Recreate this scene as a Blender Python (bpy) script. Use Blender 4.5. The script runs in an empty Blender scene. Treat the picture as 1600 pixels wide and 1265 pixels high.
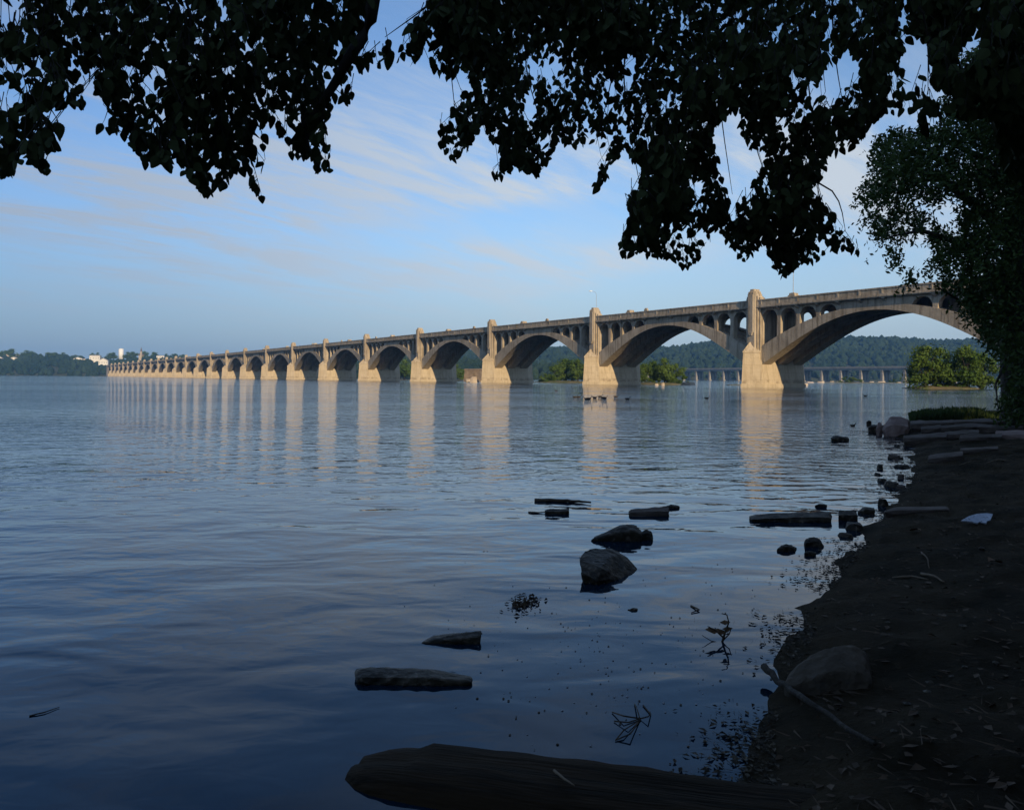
import bpy, bmesh, math, random
from mathutils import Vector, Matrix, noise, Quaternion

# ------------------------------------------------------------------ camera
SC = bpy.context.scene
COL = SC.collection
R = math.radians
EYE, FOC, ROLL, HOR = 1.65, 1250.0, R(0.39), 590.4
cam_d = bpy.data.cameras.new('camera')
cam = bpy.data.objects.new('camera', cam_d)
COL.objects.link(cam)
cam.location = (0, 0, EYE)
cam.rotation_euler = (R(90), -ROLL, 0)
cam_d.sensor_width = 36
cam_d.lens = 36 * FOC / 1600
cam_d.shift_y = -(632.5 - HOR) / 1600
cam_d.clip_start = 0.05
cam_d.clip_end = 20000
SC.camera = cam

# ------------------------------------------------------------------ sky, sun, exposure
SUN_EL = R(21)
BD = Vector((-0.52841, 0.84899, 0))     # along the bridge, away from the camera
BN = Vector((0.84899, 0.52841, 0))      # across the bridge, upstream
az = R(10)
sh = (-BD) * math.cos(az) + (-BN) * math.sin(az)
SUN = Vector((sh.x * math.cos(SUN_EL), sh.y * math.cos(SUN_EL), math.sin(SUN_EL)))
SUN_ROT = math.atan2(sh.x, sh.y)
CL_LOC = (3.1, 0.4, 0)
W = bpy.data.worlds.new('World')
SC.world = W
W.use_nodes = True
nt = W.node_tree
nt.nodes.clear()
def N(tree, typ, **kw):
    n = tree.nodes.new(typ)
    for k, v in kw.items():
        if hasattr(n, k): setattr(n, k, v)
        else: n.inputs[k].default_value = v
    return n
def mathn(tree, op, a, b=None, c=None, clamp=False):
    n = tree.nodes.new('ShaderNodeMath'); n.operation = op; n.use_clamp = clamp
    for i, v in enumerate((a, b, c)):
        if v is None: continue
        if isinstance(v, (int, float)): n.inputs[i].default_value = v
        else: tree.links.new(v, n.inputs[i])
    return n.outputs[0]
def maprange(tree, v, a, b, c=0.0, d=1.0, smooth=True):
    n = tree.nodes.new('ShaderNodeMapRange')
    n.interpolation_type = 'SMOOTHSTEP' if smooth else 'LINEAR'
    tree.links.new(v, n.inputs[0])
    for i, q in enumerate((a, b, c, d)): n.inputs[i + 1].default_value = q
    return n.outputs[0]
def mixc(tree, fac, a, b, mode='MIX'):
    n = tree.nodes.new('ShaderNodeMix'); n.data_type = 'RGBA'; n.blend_type = mode
    for i, v in ((0, fac), (6, a), (7, b)):
        if isinstance(v, (int, float)): n.inputs[i].default_value = v
        elif isinstance(v, (tuple, list)): n.inputs[i].default_value = (*v[:3], 1)
        else: tree.links.new(v, n.inputs[i])
    return n.outputs[2]
sky = N(nt, 'ShaderNodeTexSky')
sky.sky_type = 'NISHITA'; sky.sun_disc = False
sky.sun_elevation = SUN_EL; sky.sun_rotation = SUN_ROT
sky.altitude = 100; sky.air_density = 1.0; sky.dust_density = 0.3; sky.ozone_density = 2.2
# thin cirrus: a sheet of cloud seen in perspective on the sky
tc = N(nt, 'ShaderNodeTexCoord')
sep = N(nt, 'ShaderNodeSeparateXYZ'); nt.links.new(tc.outputs['Generated'], sep.inputs[0])
zc = mathn(nt, 'MAXIMUM', sep.outputs[2], 0.015)
zz = mathn(nt, 'ADD', zc, 0.13)
cx = mathn(nt, 'DIVIDE', sep.outputs[0], zz)
cy = mathn(nt, 'DIVIDE', sep.outputs[1], zz)
comb = N(nt, 'ShaderNodeCombineXYZ'); nt.links.new(cx, comb.inputs[0]); nt.links.new(cy, comb.inputs[1])
def sheet(rot, scale, loc, s, detail, rough, dist):
    turn = N(nt, 'ShaderNodeMapping'); turn.inputs['Rotation'].default_value = (0, 0, R(rot)); nt.links.new(comb.outputs[0], turn.inputs[0])
    mp = N(nt, 'ShaderNodeMapping'); mp.inputs['Scale'].default_value = scale; mp.inputs['Location'].default_value = loc
    nt.links.new(turn.outputs[0], mp.inputs[0])
    n = N(nt, 'ShaderNodeTexNoise', Scale=s, Detail=detail, Roughness=rough, Distortion=dist); nt.links.new(mp.outputs[0], n.inputs['Vector'])
    return n.outputs[0]
broad = sheet(30, (0.5, 0.8, 1), CL_LOC, 0.95, 2.0, 0.5, 0.2)
wisp = sheet(-52, (0.55, 1.7, 1), (0.7, 0.3, 0), 1.5, 10.0, 0.60, 0.8)
fine = sheet(-44, (0.8, 3.0, 1), (0.1, 0.9, 0), 3.0, 9.0, 0.66, 0.5)
cl = mathn(nt, 'ADD', mathn(nt, 'MULTIPLY', wisp, 0.62), mathn(nt, 'MULTIPLY', fine, 0.38))
cl = maprange(nt, cl, 0.40, 0.62)
veil = maprange(nt, broad, 0.30, 0.56)
cl = mathn(nt, 'ADD', mathn(nt, 'MULTIPLY', cl, veil), mathn(nt, 'MULTIPLY', veil, 0.22), clamp=True)
low = maprange(nt, sep.outputs[2], 0.02, 0.17)
cl = mathn(nt, 'MULTIPLY', cl, low)
cl = mathn(nt, 'MULTIPLY', cl, maprange(nt, sep.outputs[2], 0.24, 0.42, 0.90, 0.22))
# dry summer air: the band of glare along the horizon is muted and greyed
hzn = maprange(nt, sep.outputs[2], 0.26, 0.0)
# the sky farthest from the sun (down river, left) is duller and bluer than up river
side = mathn(nt, 'ADD', mathn(nt, 'MULTIPLY', sep.outputs[0], 0.87), mathn(nt, 'MULTIPLY', sep.outputs[1], -0.25))
side = maprange(nt, side, -0.80, -0.12)
skyb = mixc(nt, 1.0, sky.outputs[0], mixc(nt, side, (0.46, 0.66, 0.88), (0.78, 0.92, 1.05)), 'MULTIPLY')
skyb = mixc(nt, mathn(nt, 'MULTIPLY', hzn, 0.88), skyb, mixc(nt, side, (1.65, 2.15, 2.95), (2.9, 3.5, 4.1)))
skyc = mixc(nt, cl, skyb, mixc(nt, side, (2.45, 2.9, 3.6), (4.2, 4.6, 5.0)))
bg = N(nt, 'ShaderNodeBackground'); bg.inputs[1].default_value = 0.15
nt.links.new(skyc, bg.inputs[0])
wo = N(nt, 'ShaderNodeOutputWorld'); nt.links.new(bg.outputs[0], wo.inputs[0])

sun_d = bpy.data.lights.new('sun', 'SUN')
sun_d.energy = 4.8; sun_d.angle = R(0.5); sun_d.color = (1.0, 0.76, 0.45)
sun = bpy.data.objects.new('sun', sun_d); COL.objects.link(sun)
sun.rotation_euler = SUN.to_track_quat('Z', 'Y').to_euler()
sun.location = (0, -50, 80)

SC.view_settings.view_transform = 'Standard'
SC.view_settings.look = 'None'
SC.view_settings.exposure = 0.0
SC.view_settings.gamma = 1.0
SC.view_settings.use_curve_mapping = False
SC.render.engine = 'CYCLES'
SC.cycles.use_denoising = True
SC.cycles.max_bounces = 6
SC.cycles.diffuse_bounces = 3
SC.cycles.glossy_bounces = 4
SC.cycles.transmission_bounces = 2
SC.cycles.volume_bounces = 0
SC.cycles.transparent_max_bounces = 12
SC.cycles.caustics_reflective = False
SC.cycles.caustics_refractive = False

# ------------------------------------------------------------------ helpers
rnd = random.Random(7)
def derot(x, y):
    dx, dy = x - 800, y - 632.5
    c, s = math.cos(ROLL), math.sin(ROLL)
    return 800 + c * dx + s * dy, 632.5 - s * dx + c * dy
def gnd(x, y, z=0.0):
    """point of the plane at height z seen at photo pixel x, y"""
    x, y = derot(x, y)
    Y = (EYE - z) * FOC / (y - HOR)
    return Vector(((x - 800) * Y / FOC, Y, z))
def at(x, y, Y):
    x, y = derot(x, y)
    return Vector(((x - 800) * Y / FOC, Y, EYE - (y - HOR) * Y / FOC))

def link(name, me, mat=None, parent=None, loc=None):
    o = bpy.data.objects.new(name, me)
    COL.objects.link(o)
    if mat is not None and me is not None and not me.materials: me.materials.append(mat)
    if parent is not None: o.parent = parent
    if loc is not None: o.location = loc
    return o
def tag(o, label=None, cat=None, group=None, kind=None):
    if label: o['label'] = label
    if cat: o['category'] = cat
    if group: o['group'] = group
    if kind: o['kind'] = kind
    return o
def empty(name, loc=(0, 0, 0), rz=0.0):
    o = bpy.data.objects.new(name, None); COL.objects.link(o)
    o.location = loc; o.rotation_euler = (0, 0, rz); o.empty_display_size = 0.2
    return o
def mesh(name, v, f, smooth=False):
    me = bpy.data.meshes.new(name)
    me.from_pydata(v, [], f); me.update()
    if smooth: me.polygons.foreach_set('use_smooth', [True] * len(me.polygons))
    return me
class MB:
    """collects plain shapes of one part"""
    def __init__(s): s.v = []; s.f = []
    def add(s, v, f):
        b = len(s.v); s.v += [tuple(p) for p in v]; s.f += [tuple(i + b for i in q) for q in f]
    def box(s, x0, x1, y0, y1, z0, z1):
        s.add([(x0, y0, z0), (x1, y0, z0), (x1, y1, z0), (x0, y1, z0), (x0, y0, z1), (x1, y0, z1), (x1, y1, z1), (x0, y1, z1)],
              [(3, 2, 1, 0), (4, 5, 6, 7), (0, 1, 5, 4), (1, 2, 6, 5), (2, 3, 7, 6), (3, 0, 4, 7)])
    def loft(s, rings, cap0=True, cap1=True):
        n = len(rings[0]); v = []; f = []
        for r in rings: v += r
        for k in range(len(rings) - 1):
            for i in range(n):
                j = (i + 1) % n
                f.append((k * n + i, k * n + j, (k + 1) * n + j, (k + 1) * n + i))
        if cap0: f.append(tuple(reversed(range(n))))
        if cap1: f.append(tuple(range((len(rings) - 1) * n, len(rings) * n)))
        s.add(v, f)
    def tube(s, pts, rad, n=6, caps=True):
        pts = [Vector(p) for p in pts]
        if not hasattr(rad, '__len__'): rad = [rad] * len(pts)
        rings = []
        ref = Vector((0.31, 0.2, 0.93))
        for i, p in enumerate(pts):
            t = (pts[min(i + 1, len(pts) - 1)] - pts[max(i - 1, 0)])
            if t.length < 1e-9: t = Vector((0, 0, 1))
            t.normalize()
            a = t.cross(ref)
            if a.length < 0.05: a = t.cross(Vector((1, 0, 0)))
            a.normalize(); b = t.cross(a)
            rings.append([tuple(p + (a * math.cos(q) + b * math.sin(q)) * rad[i]) for q in [2 * math.pi * k / n for k in range(n)]])
        s.loft(rings, caps, caps)
    def build(s, name, mat, parent=None, smooth=False, loc=None):
        return link(name, mesh(name, s.v, s.f, smooth), mat, parent, loc)

def material(name):
    m = bpy.data.materials.new(name); m.use_nodes = True
    t = m.node_tree
    return m, t, t.nodes['Principled BSDF']
def noisy(name, c1, c2, scale, rough=0.85, bump=0.0, bscale=None, spec=0.3, detail=6.0, c3=None, stretch=None, lo=0.35, hi=0.65):
    m, t, p = material(name)
    tcn = N(t, 'ShaderNodeTexCoord')
    src = tcn.outputs['Object']
    if stretch:
        mp = N(t, 'ShaderNodeMapping'); mp.inputs['Scale'].default_value = stretch
        t.links.new(src, mp.inputs[0]); src = mp.outputs[0]
    n = N(t, 'ShaderNodeTexNoise', Scale=scale, Detail=detail, Roughness=0.6); t.links.new(src, n.inputs['Vector'])
    c = mixc(t, maprange(t, n.outputs[0], lo, hi), c1, c2)
    if c3:
        n3 = N(t, 'ShaderNodeTexNoise', Scale=scale * 4.3, Detail=4.0); t.links.new(src, n3.inputs['Vector'])
        c = mixc(t, maprange(t, n3.outputs[0], 0.52, 0.72), c, c3)
    t.links.new(c, p.inputs['Base Color'])
    p.inputs['Roughness'].default_value = rough
    p.inputs['Specular IOR Level'].default_value = spec
    if bump:
        nb = N(t, 'ShaderNodeTexNoise', Scale=bscale or scale * 5, Detail=6.0); t.links.new(src, nb.inputs['Vector'])
        b = N(t, 'ShaderNodeBump', Strength=0.8, Distance=bump); t.links.new(nb.outputs[0], b.inputs['Height'])
        t.links.new(b.outputs[0], p.inputs['Normal'])
    return m

# ------------------------------------------------------------------ materials
def concrete_mat():
    m, t, p = material('weathered_concrete')
    g = N(t, 'ShaderNodeNewGeometry')
    pos = g.outputs['Position']
    sp = N(t, 'ShaderNodeSeparateXYZ'); t.links.new(pos, sp.inputs[0])
    n = N(t, 'ShaderNodeTexNoise', Scale=0.35, Detail=8.0, Roughness=0.65); t.links.new(pos, n.inputs['Vector'])
    mp = N(t, 'ShaderNodeMapping'); mp.inputs['Scale'].default_value = (1.6, 1.6, 0.10)
    t.links.new(pos, mp.inputs[0])
    st = N(t, 'ShaderNodeTexNoise', Scale=1.0, Detail=5.0, Roughness=0.7); t.links.new(mp.outputs[0], st.inputs['Vector'])
    c = mixc(t, maprange(t, n.outputs[0], 0.32, 0.68), (0.36, 0.295, 0.215), (0.50, 0.425, 0.325))
    c = mixc(t, mathn(t, 'MULTIPLY', maprange(t, st.outputs[0], 0.46, 0.66), 0.75), c, (0.15, 0.118, 0.08))
    big = N(t, 'ShaderNodeTexNoise', Scale=0.045, Detail=3.0); t.links.new(pos, big.inputs['Vector'])
    c = mixc(t, mathn(t, 'MULTIPLY', maprange(t, big.outputs[0], 0.42, 0.62), 0.22), c, (0.22, 0.18, 0.13))
    blot = N(t, 'ShaderNodeTexNoise', Scale=1.1, Detail=9.0, Roughness=0.7); t.links.new(pos, blot.inputs['Vector'])
    c = mixc(t, mathn(t, 'MULTIPLY', maprange(t, blot.outputs[0], 0.55, 0.72), 0.5), c, (0.12, 0.095, 0.065))
    # the piers below the springing are washed pale, with a dark tide mark above the footing
    pale = maprange(t, sp.outputs[2], 9.5, 6.0)
    c = mixc(t, mathn(t, 'MULTIPLY', pale, 0.45), c, (0.56, 0.46, 0.31))
    wob = mathn(t, 'MULTIPLY', mathn(t, 'SUBTRACT', n.outputs[0], 0.5), 0.9)
    zt = mathn(t, 'ADD', sp.outputs[2], wob)
    tide = mathn(t, 'MULTIPLY', maprange(t, zt, 0.75, 0.95), maprange(t, zt, 1.9, 1.1))
    n5 = N(t, 'ShaderNodeTexNoise', Scale=0.8, Detail=5.0); t.links.new(pos, n5.inputs['Vector'])
    tide = mathn(t, 'MULTIPLY', tide, maprange(t, n5.outputs[0], 0.42, 0.62))
    c = mixc(t, mathn(t, 'MULTIPLY', tide, 0.6), c, (0.16, 0.12, 0.08))
    # pour joints
    jz = mathn(t, 'PINGPONG', sp.outputs[2], 0.8)
    j = mathn(t, 'MULTIPLY', maprange(t, jz, 0.05, 0.0), pale)
    c = mixc(t, mathn(t, 'MULTIPLY', j, 0.35), c, (0.15, 0.12, 0.09))
    t.links.new(c, p.inputs['Base Color'])
    p.inputs['Roughness'].default_value = 0.9
    p.inputs['Specular IOR Level'].default_value = 0.25
    nb = N(t, 'ShaderNodeTexNoise', Scale=2.2, Detail=7.0); t.links.new(pos, nb.inputs['Vector'])
    b = N(t, 'ShaderNodeBump', Strength=0.5, Distance=0.12); t.links.new(nb.outputs[0], b.inputs['Height'])
    t.links.new(b.outputs[0], p.inputs['Normal'])
    return m
CONC = concrete_mat()
CONC_DARK = noisy('grey_concrete', (0.22, 0.215, 0.19), (0.32, 0.30, 0.27), 0.3, bump=0.05, bscale=2)
STEEL = noisy('grey_steel', (0.28, 0.29, 0.31), (0.36, 0.37, 0.39), 3, rough=0.45)
LAMPW = noisy('lamp_white', (0.75, 0.75, 0.73), (0.82, 0.82, 0.8), 3, rough=0.4)
ROAD = noisy('asphalt', (0.045, 0.045, 0.047), (0.06, 0.06, 0.06), 0.6)
BARK = noisy('dark_bark', (0.030, 0.024, 0.018), (0.06, 0.05, 0.038), 3, bump=0.03, bscale=9, stretch=(3, 3, 0.5))
ROCK_WET = noisy('wet_rock', (0.018, 0.0145, 0.008), (0.060, 0.047, 0.029), 5, rough=0.6, bump=0.02, bscale=22, spec=0.25, c3=(0.14, 0.112, 0.08))
ROCK_PALE = noisy('pale_rock', (0.070, 0.054, 0.036), (0.125, 0.098, 0.068), 3, rough=0.85, bump=0.012, bscale=30, c3=(0.08, 0.066, 0.05))
ROCK_PINK = noisy('pinkish_rock', (0.22, 0.15, 0.12), (0.32, 0.23, 0.19), 2, rough=0.85, bump=0.02, bscale=12)
ROCK_BROWN = noisy('brown_ledge_rock', (0.07, 0.052, 0.038), (0.15, 0.115, 0.09), 1.2, rough=0.85, bump=0.03, bscale=8, stretch=(1, 1, 3))
STONE_RUIN = noisy('brown_masonry', (0.15, 0.115, 0.08), (0.23, 0.175, 0.125), 0.6, bump=0.05, bscale=3)
RIVER_ROCK = noisy('pale_river_rock', (0.38, 0.31, 0.24), (0.5, 0.42, 0.33), 0.8, bump=0.05, bscale=3)
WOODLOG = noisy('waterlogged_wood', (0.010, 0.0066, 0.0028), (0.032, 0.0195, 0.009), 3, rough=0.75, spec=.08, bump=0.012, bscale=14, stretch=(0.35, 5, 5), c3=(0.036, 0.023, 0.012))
TWIG = noisy('twig_brown', (0.05, 0.036, 0.024), (0.11, 0.08, 0.05), 9)
STICK = noisy('pale_stick', (0.12, 0.085, 0.055), (0.20, 0.15, 0.10), 6)
FLAKE = noisy('pale_slate', (0.42, 0.45, 0.50), (0.56, 0.58, 0.62), 12, c3=(0.12, 0.12, 0.13))
BROWNLEAF = noisy('dead_leaf', (0.12, 0.07, 0.035), (0.22, 0.13, 0.07), 20)
MUDLEAF = noisy('sodden_leaf', (0.05, 0.034, 0.02), (0.12, 0.08, 0.05), 6)
FOAM = noisy('foam', (0.30, 0.31, 0.32), (0.42, 0.43, 0.44), 20)
DRIFT = noisy('river_drift', (0.03, 0.024, 0.015), (0.16, 0.13, 0.09), 30, lo=.45, hi=.7)
DUCK = noisy('duck_brown', (0.03, 0.024, 0.018), (0.07, 0.055, 0.04), 8)
MUD = None
def ground_mat():
    m, t, p = material('river_mud')
    g = N(t, 'ShaderNodeNewGeometry'); pos = g.outputs['Position']
    n = N(t, 'ShaderNodeTexNoise', Scale=1.3, Detail=9.0, Roughness=0.65); t.links.new(pos, n.inputs['Vector'])
    n2 = N(t, 'ShaderNodeTexNoise', Scale=17.0, Detail=6.0, Roughness=0.7); t.links.new(pos, n2.inputs['Vector'])
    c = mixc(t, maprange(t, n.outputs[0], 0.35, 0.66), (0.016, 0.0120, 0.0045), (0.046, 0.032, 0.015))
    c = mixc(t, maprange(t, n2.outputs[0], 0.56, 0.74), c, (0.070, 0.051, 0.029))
    t.links.new(c, p.inputs['Base Color'])
    p.inputs['Roughness'].default_value = 0.9
    p.inputs['Specular IOR Level'].default_value = 0.12
    b = N(t, 'ShaderNodeBump', Strength=1.0, Distance=0.06); t.links.new(n2.outputs[0], b.inputs['Height'])
    t.links.new(b.outputs[0], p.inputs['Normal'])
    return m
MUD = ground_mat()
FOREST_FLOOR = noisy('forest_floor', (0.035, 0.045, 0.018), (0.06, 0.07, 0.03), 0.05)
def leaf_mat(name, c1, c2, scale, trans=0.25, rough=0.55):
    m, t, p = material(name)
    g = N(t, 'ShaderNodeNewGeometry')
    n = N(t, 'ShaderNodeTexNoise', Scale=scale, Detail=3.0); t.links.new(g.outputs['Position'], n.inputs['Vector'])
    isl = g.outputs['Random Per Island']
    f = mathn(t, 'ADD', mathn(t, 'MULTIPLY', maprange(t, n.outputs[0], 0.3, 0.7), 0.6), mathn(t, 'MULTIPLY', isl, 0.4))
    c = mixc(t, f, c1, c2)
    t.links.new(c, p.inputs['Base Color'])
    p.inputs['Roughness'].default_value = rough
    p.inputs['Specular IOR Level'].default_value = 0.12
    if trans:
        tr = N(t, 'ShaderNodeBsdfTranslucent'); t.links.new(c, tr.inputs[0])
        mx = N(t, 'ShaderNodeMixShader'); mx.inputs[0].default_value = trans
        t.links.new(p.outputs[0], mx.inputs[1]); t.links.new(tr.outputs[0], mx.inputs[2])
        t.links.new(mx.outputs[0], t.nodes['Material Output'].inputs[0])
    return m
LEAF = leaf_mat('broad_leaf_green', (0.040, 0.053, 0.016), (0.066, 0.080, 0.026), 2.0, 0.06, 0.75)
LEAF_BANK = leaf_mat('small_leaf_green', (0.026, 0.046, 0.010), (0.070, 0.105, 0.026), 0.5, 0.15)
LEAF_ISLE = leaf_mat('island_leaf_green', (0.045, 0.095, 0.016), (0.13, 0.195, 0.045), 0.12, 0.3, 0.8)
LEAF_FAR = leaf_mat('far_wood_green', (0.010, 0.025, 0.016), (0.030, 0.052, 0.026), 0.02, 0.0, 0.9)
GRASS = leaf_mat('grass_green', (0.035, 0.06, 0.018), (0.06, 0.095, 0.028), 2.0, 0.2)

def water_mat():
    m, t, p = material('river_water')
    g = N(t, 'ShaderNodeNewGeometry'); pos = g.outputs['Position']
    sp = N(t, 'ShaderNodeSeparateXYZ'); t.links.new(pos, sp.inputs[0])
    p.inputs['Base Color'].default_value = (0.002, 0.014, 0.028, 1)
    p.inputs['IOR'].default_value = 1.333
    p.inputs['Specular Tint'].default_value = (0.48, 0.70, 0.96, 1)  # blue put into the reflections by colour; real water does not tint them
    def wav(rot, scale, s, detail, rough, dist):
        mp = N(t, 'ShaderNodeMapping'); mp.inputs['Rotation'].default_value = (0, 0, R(rot)); mp.inputs['Scale'].default_value = scale
        t.links.new(pos, mp.inputs[0])
        n = N(t, 'ShaderNodeTexNoise', Scale=s, Detail=detail, Roughness=rough, Distortion=dist)
        t.links.new(mp.outputs[0], n.inputs['Vector'])
        return n.outputs[0]
    swell = wav(-12, (0.50, 1.0, 1), 1.35, 2.0, 0.45, 0.5)
    rip = wav(4, (0.6, 1.0, 1), 4.6, 2.0, 0.55, 0.7)
    chop = wav(-4, (0.9, 1.0, 1), 1.25, 3.0, 0.55, 0.4)
    mask = wav(10, (0.35, 1.0, 1), 0.05, 2.0, 0.5, 0.0)
    # sheltered water close to the bank, more ripple farther out
    off = mathn(t, 'SUBTRACT', sp.outputs[1], mathn(t, 'MULTIPLY', sp.outputs[0], 0.9))
    out = maprange(t, off, 3.0, 22.0, 0.10, 1.0)
    mk = maprange(t, mask, 0.38, 0.62, 0.35, 1.15)
    far = maprange(t, off, 40.0, 260.0, 1.0, 1.15)
    amp = mathn(t, 'MULTIPLY', mathn(t, 'MULTIPLY', out, mk), far)
    t.links.new(maprange(t, off, 20.0, 260.0, 0.02, 0.045, False), p.inputs['Roughness'])
    h1 = mathn(t, 'MULTIPLY', swell, 0.036)
    h1 = mathn(t, 'MULTIPLY', h1, maprange(t, off, 1.0, 9.0, 0.35, 1.0))
    h2 = mathn(t, 'MULTIPLY', mathn(t, 'MULTIPLY', rip, 0.036), amp)
    h3 = mathn(t, 'MULTIPLY', mathn(t, 'MULTIPLY', chop, 0.12), amp)
    h = mathn(t, 'ADD', mathn(t, 'ADD', h1, h2), h3)
    b = N(t, 'ShaderNodeBump', Strength=1.0, Distance=1.0); t.links.new(h, b.inputs['Height'])
    t.links.new(b.outputs[0], p.inputs['Normal'])
    return m
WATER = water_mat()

# ------------------------------------------------------------------ ground, water
SHORE = [(900, 420), (330, 210), (170, 125), (105, 90), (70, 76), (45, 60), (30, 47), (22.5, 40), (18.5, 35.6), (15.4, 31.6), (12.6, 28.0), (11.6, 25.6), (11.3, 23.2), (10.6, 21.2), (9.8, 19.4),
         (8.2, 16.2), (7.1, 14.0), (6.2, 12.5), (5.5, 11.2), (4.6, 9.7), (3.9, 8.6), (3.2, 7.45), (2.6, 6.5), (2.1, 5.65), (1.8, 4.9), (1.45, 4.25),
         (1.15, 3.7), (1.02, 3.2), (0.85, 2.7), (0.5, 1.9), (0.0, 1.25), (-1.2, 0.4), (-3.5, -0.8), (-9, -3.5), (-30, -13), (-90, -45), (-300, -150), (-1500, -500)]
def shore_dist(x, y):
    """distance inland from the waterline (negative over the river)"""
    best = 1e18; side = 1.0
    for (ax, ay), (bx, by) in zip(SHORE, SHORE[1:]):
        ex, ey = bx - ax, by - ay
        k = ((x - ax) * ex + (y - ay) * ey) / (ex * ex + ey * ey)
        k = 0.0 if k < 0 else 1.0 if k > 1 else k
        dx, dy = x - ax - ex * k, y - ay - ey * k
        q = dx * dx + dy * dy
        if q < best - 1e-9:
            best = q; side = 1.0 if ex * (y - ay) - ey * (x - ax) > 0 else -1.0
    return math.sqrt(best) * side
def lerp_tab(tab, d):
    if d <= tab[0][0]: return tab[0][1]
    for (a, za), (b, zb) in zip(tab, tab[1:]):
        if d <= b: return za + (zb - za) * (d - a) / (b - a)
    return tab[-1][1]
PROF = [(-60, -2.5), (-12, -1.6), (-3, -0.55), (-0.6, -0.12), (-0.05, 0.0), (0.1, 0.06), (0.5, 0.12), (1.5, 0.19), (4, 0.36), (9, 0.75), (14, 2.2), (24, 8.0), (36, 17), (60, 27), (120, 34), (400, 40)]  # steep inland rise is out of view, shaped to keep sun off the bank
def ground_z(x, y):
    d = shore_dist(x, y)
    z = lerp_tab(PROF, d)
    if -6 < x < 70 and -40 < y < 90:
        k = 1 - math.exp(-max(d + 0.25, 0) / 0.6)
        q = noise.noise((x * 0.9, y * 0.9, 3.0)) * 0.10 + noise.noise((x * 2.7, y * 2.7, 9.0)) * 0.06 + noise.noise((x * 6.1, y * 6.1, 1.0)) * 0.034
        z += q * (0.35 + 0.65 * k)
    return z
def axis(lo, hi, dense0, dense1, step, grow=1.22):
    a = [dense0]
    while a[-1] < dense1: a.append(a[-1] + step)
    s = step
    while a[-1] < hi:
        s *= grow; a.append(min(a[-1] + s, hi))
    s = step; b = []
    q = dense0
    while q > lo:
        s *= grow; q = max(q - s, lo); b.append(q)
    return b[::-1] + a
xs = axis(-4500, 4500, -1.5, 13.0, 0.11)
ys = axis(-4500, 4500, 1.5, 25.0, 0.13)
gv = [(x, y, ground_z(x, y)) for y in ys for x in xs]
nx = len(xs)
gf = [(j * nx + i, j * nx + i + 1, (j + 1) * nx + i + 1, (j + 1) * nx + i) for j in range(len(ys) - 1) for i in range(nx - 1)]
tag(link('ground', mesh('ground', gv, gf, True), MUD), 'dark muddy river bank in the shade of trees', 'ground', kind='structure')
wv = [(x, y, 0.0) for y in (-4500, 0, 60, 4500) for x in (-4500, 0, 40, 4500)]
wf_ = [(j * 4 + i, j * 4 + i + 1, (j + 1) * 4 + i + 1, (j + 1) * 4 + i) for j in range(3) for i in range(3)]
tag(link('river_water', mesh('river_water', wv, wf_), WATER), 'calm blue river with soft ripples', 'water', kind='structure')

def on_ground(x, y, lift=0.0):
    """point of the bank seen at photo pixel x, y"""
    x2, y2 = derot(x, y)
    lo, hi = 2.0, 60.0
    Y = 2.0
    while Y < 60:
        p = Vector(((x2 - 800) * Y / FOC, Y, EYE - (y2 - HOR) * Y / FOC))
        if p.z < max(ground_z(p.x, p.y), 0): break
        Y *= 1.004
    p.z = max(ground_z(p.x, p.y), 0) + lift
    return p
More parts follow.
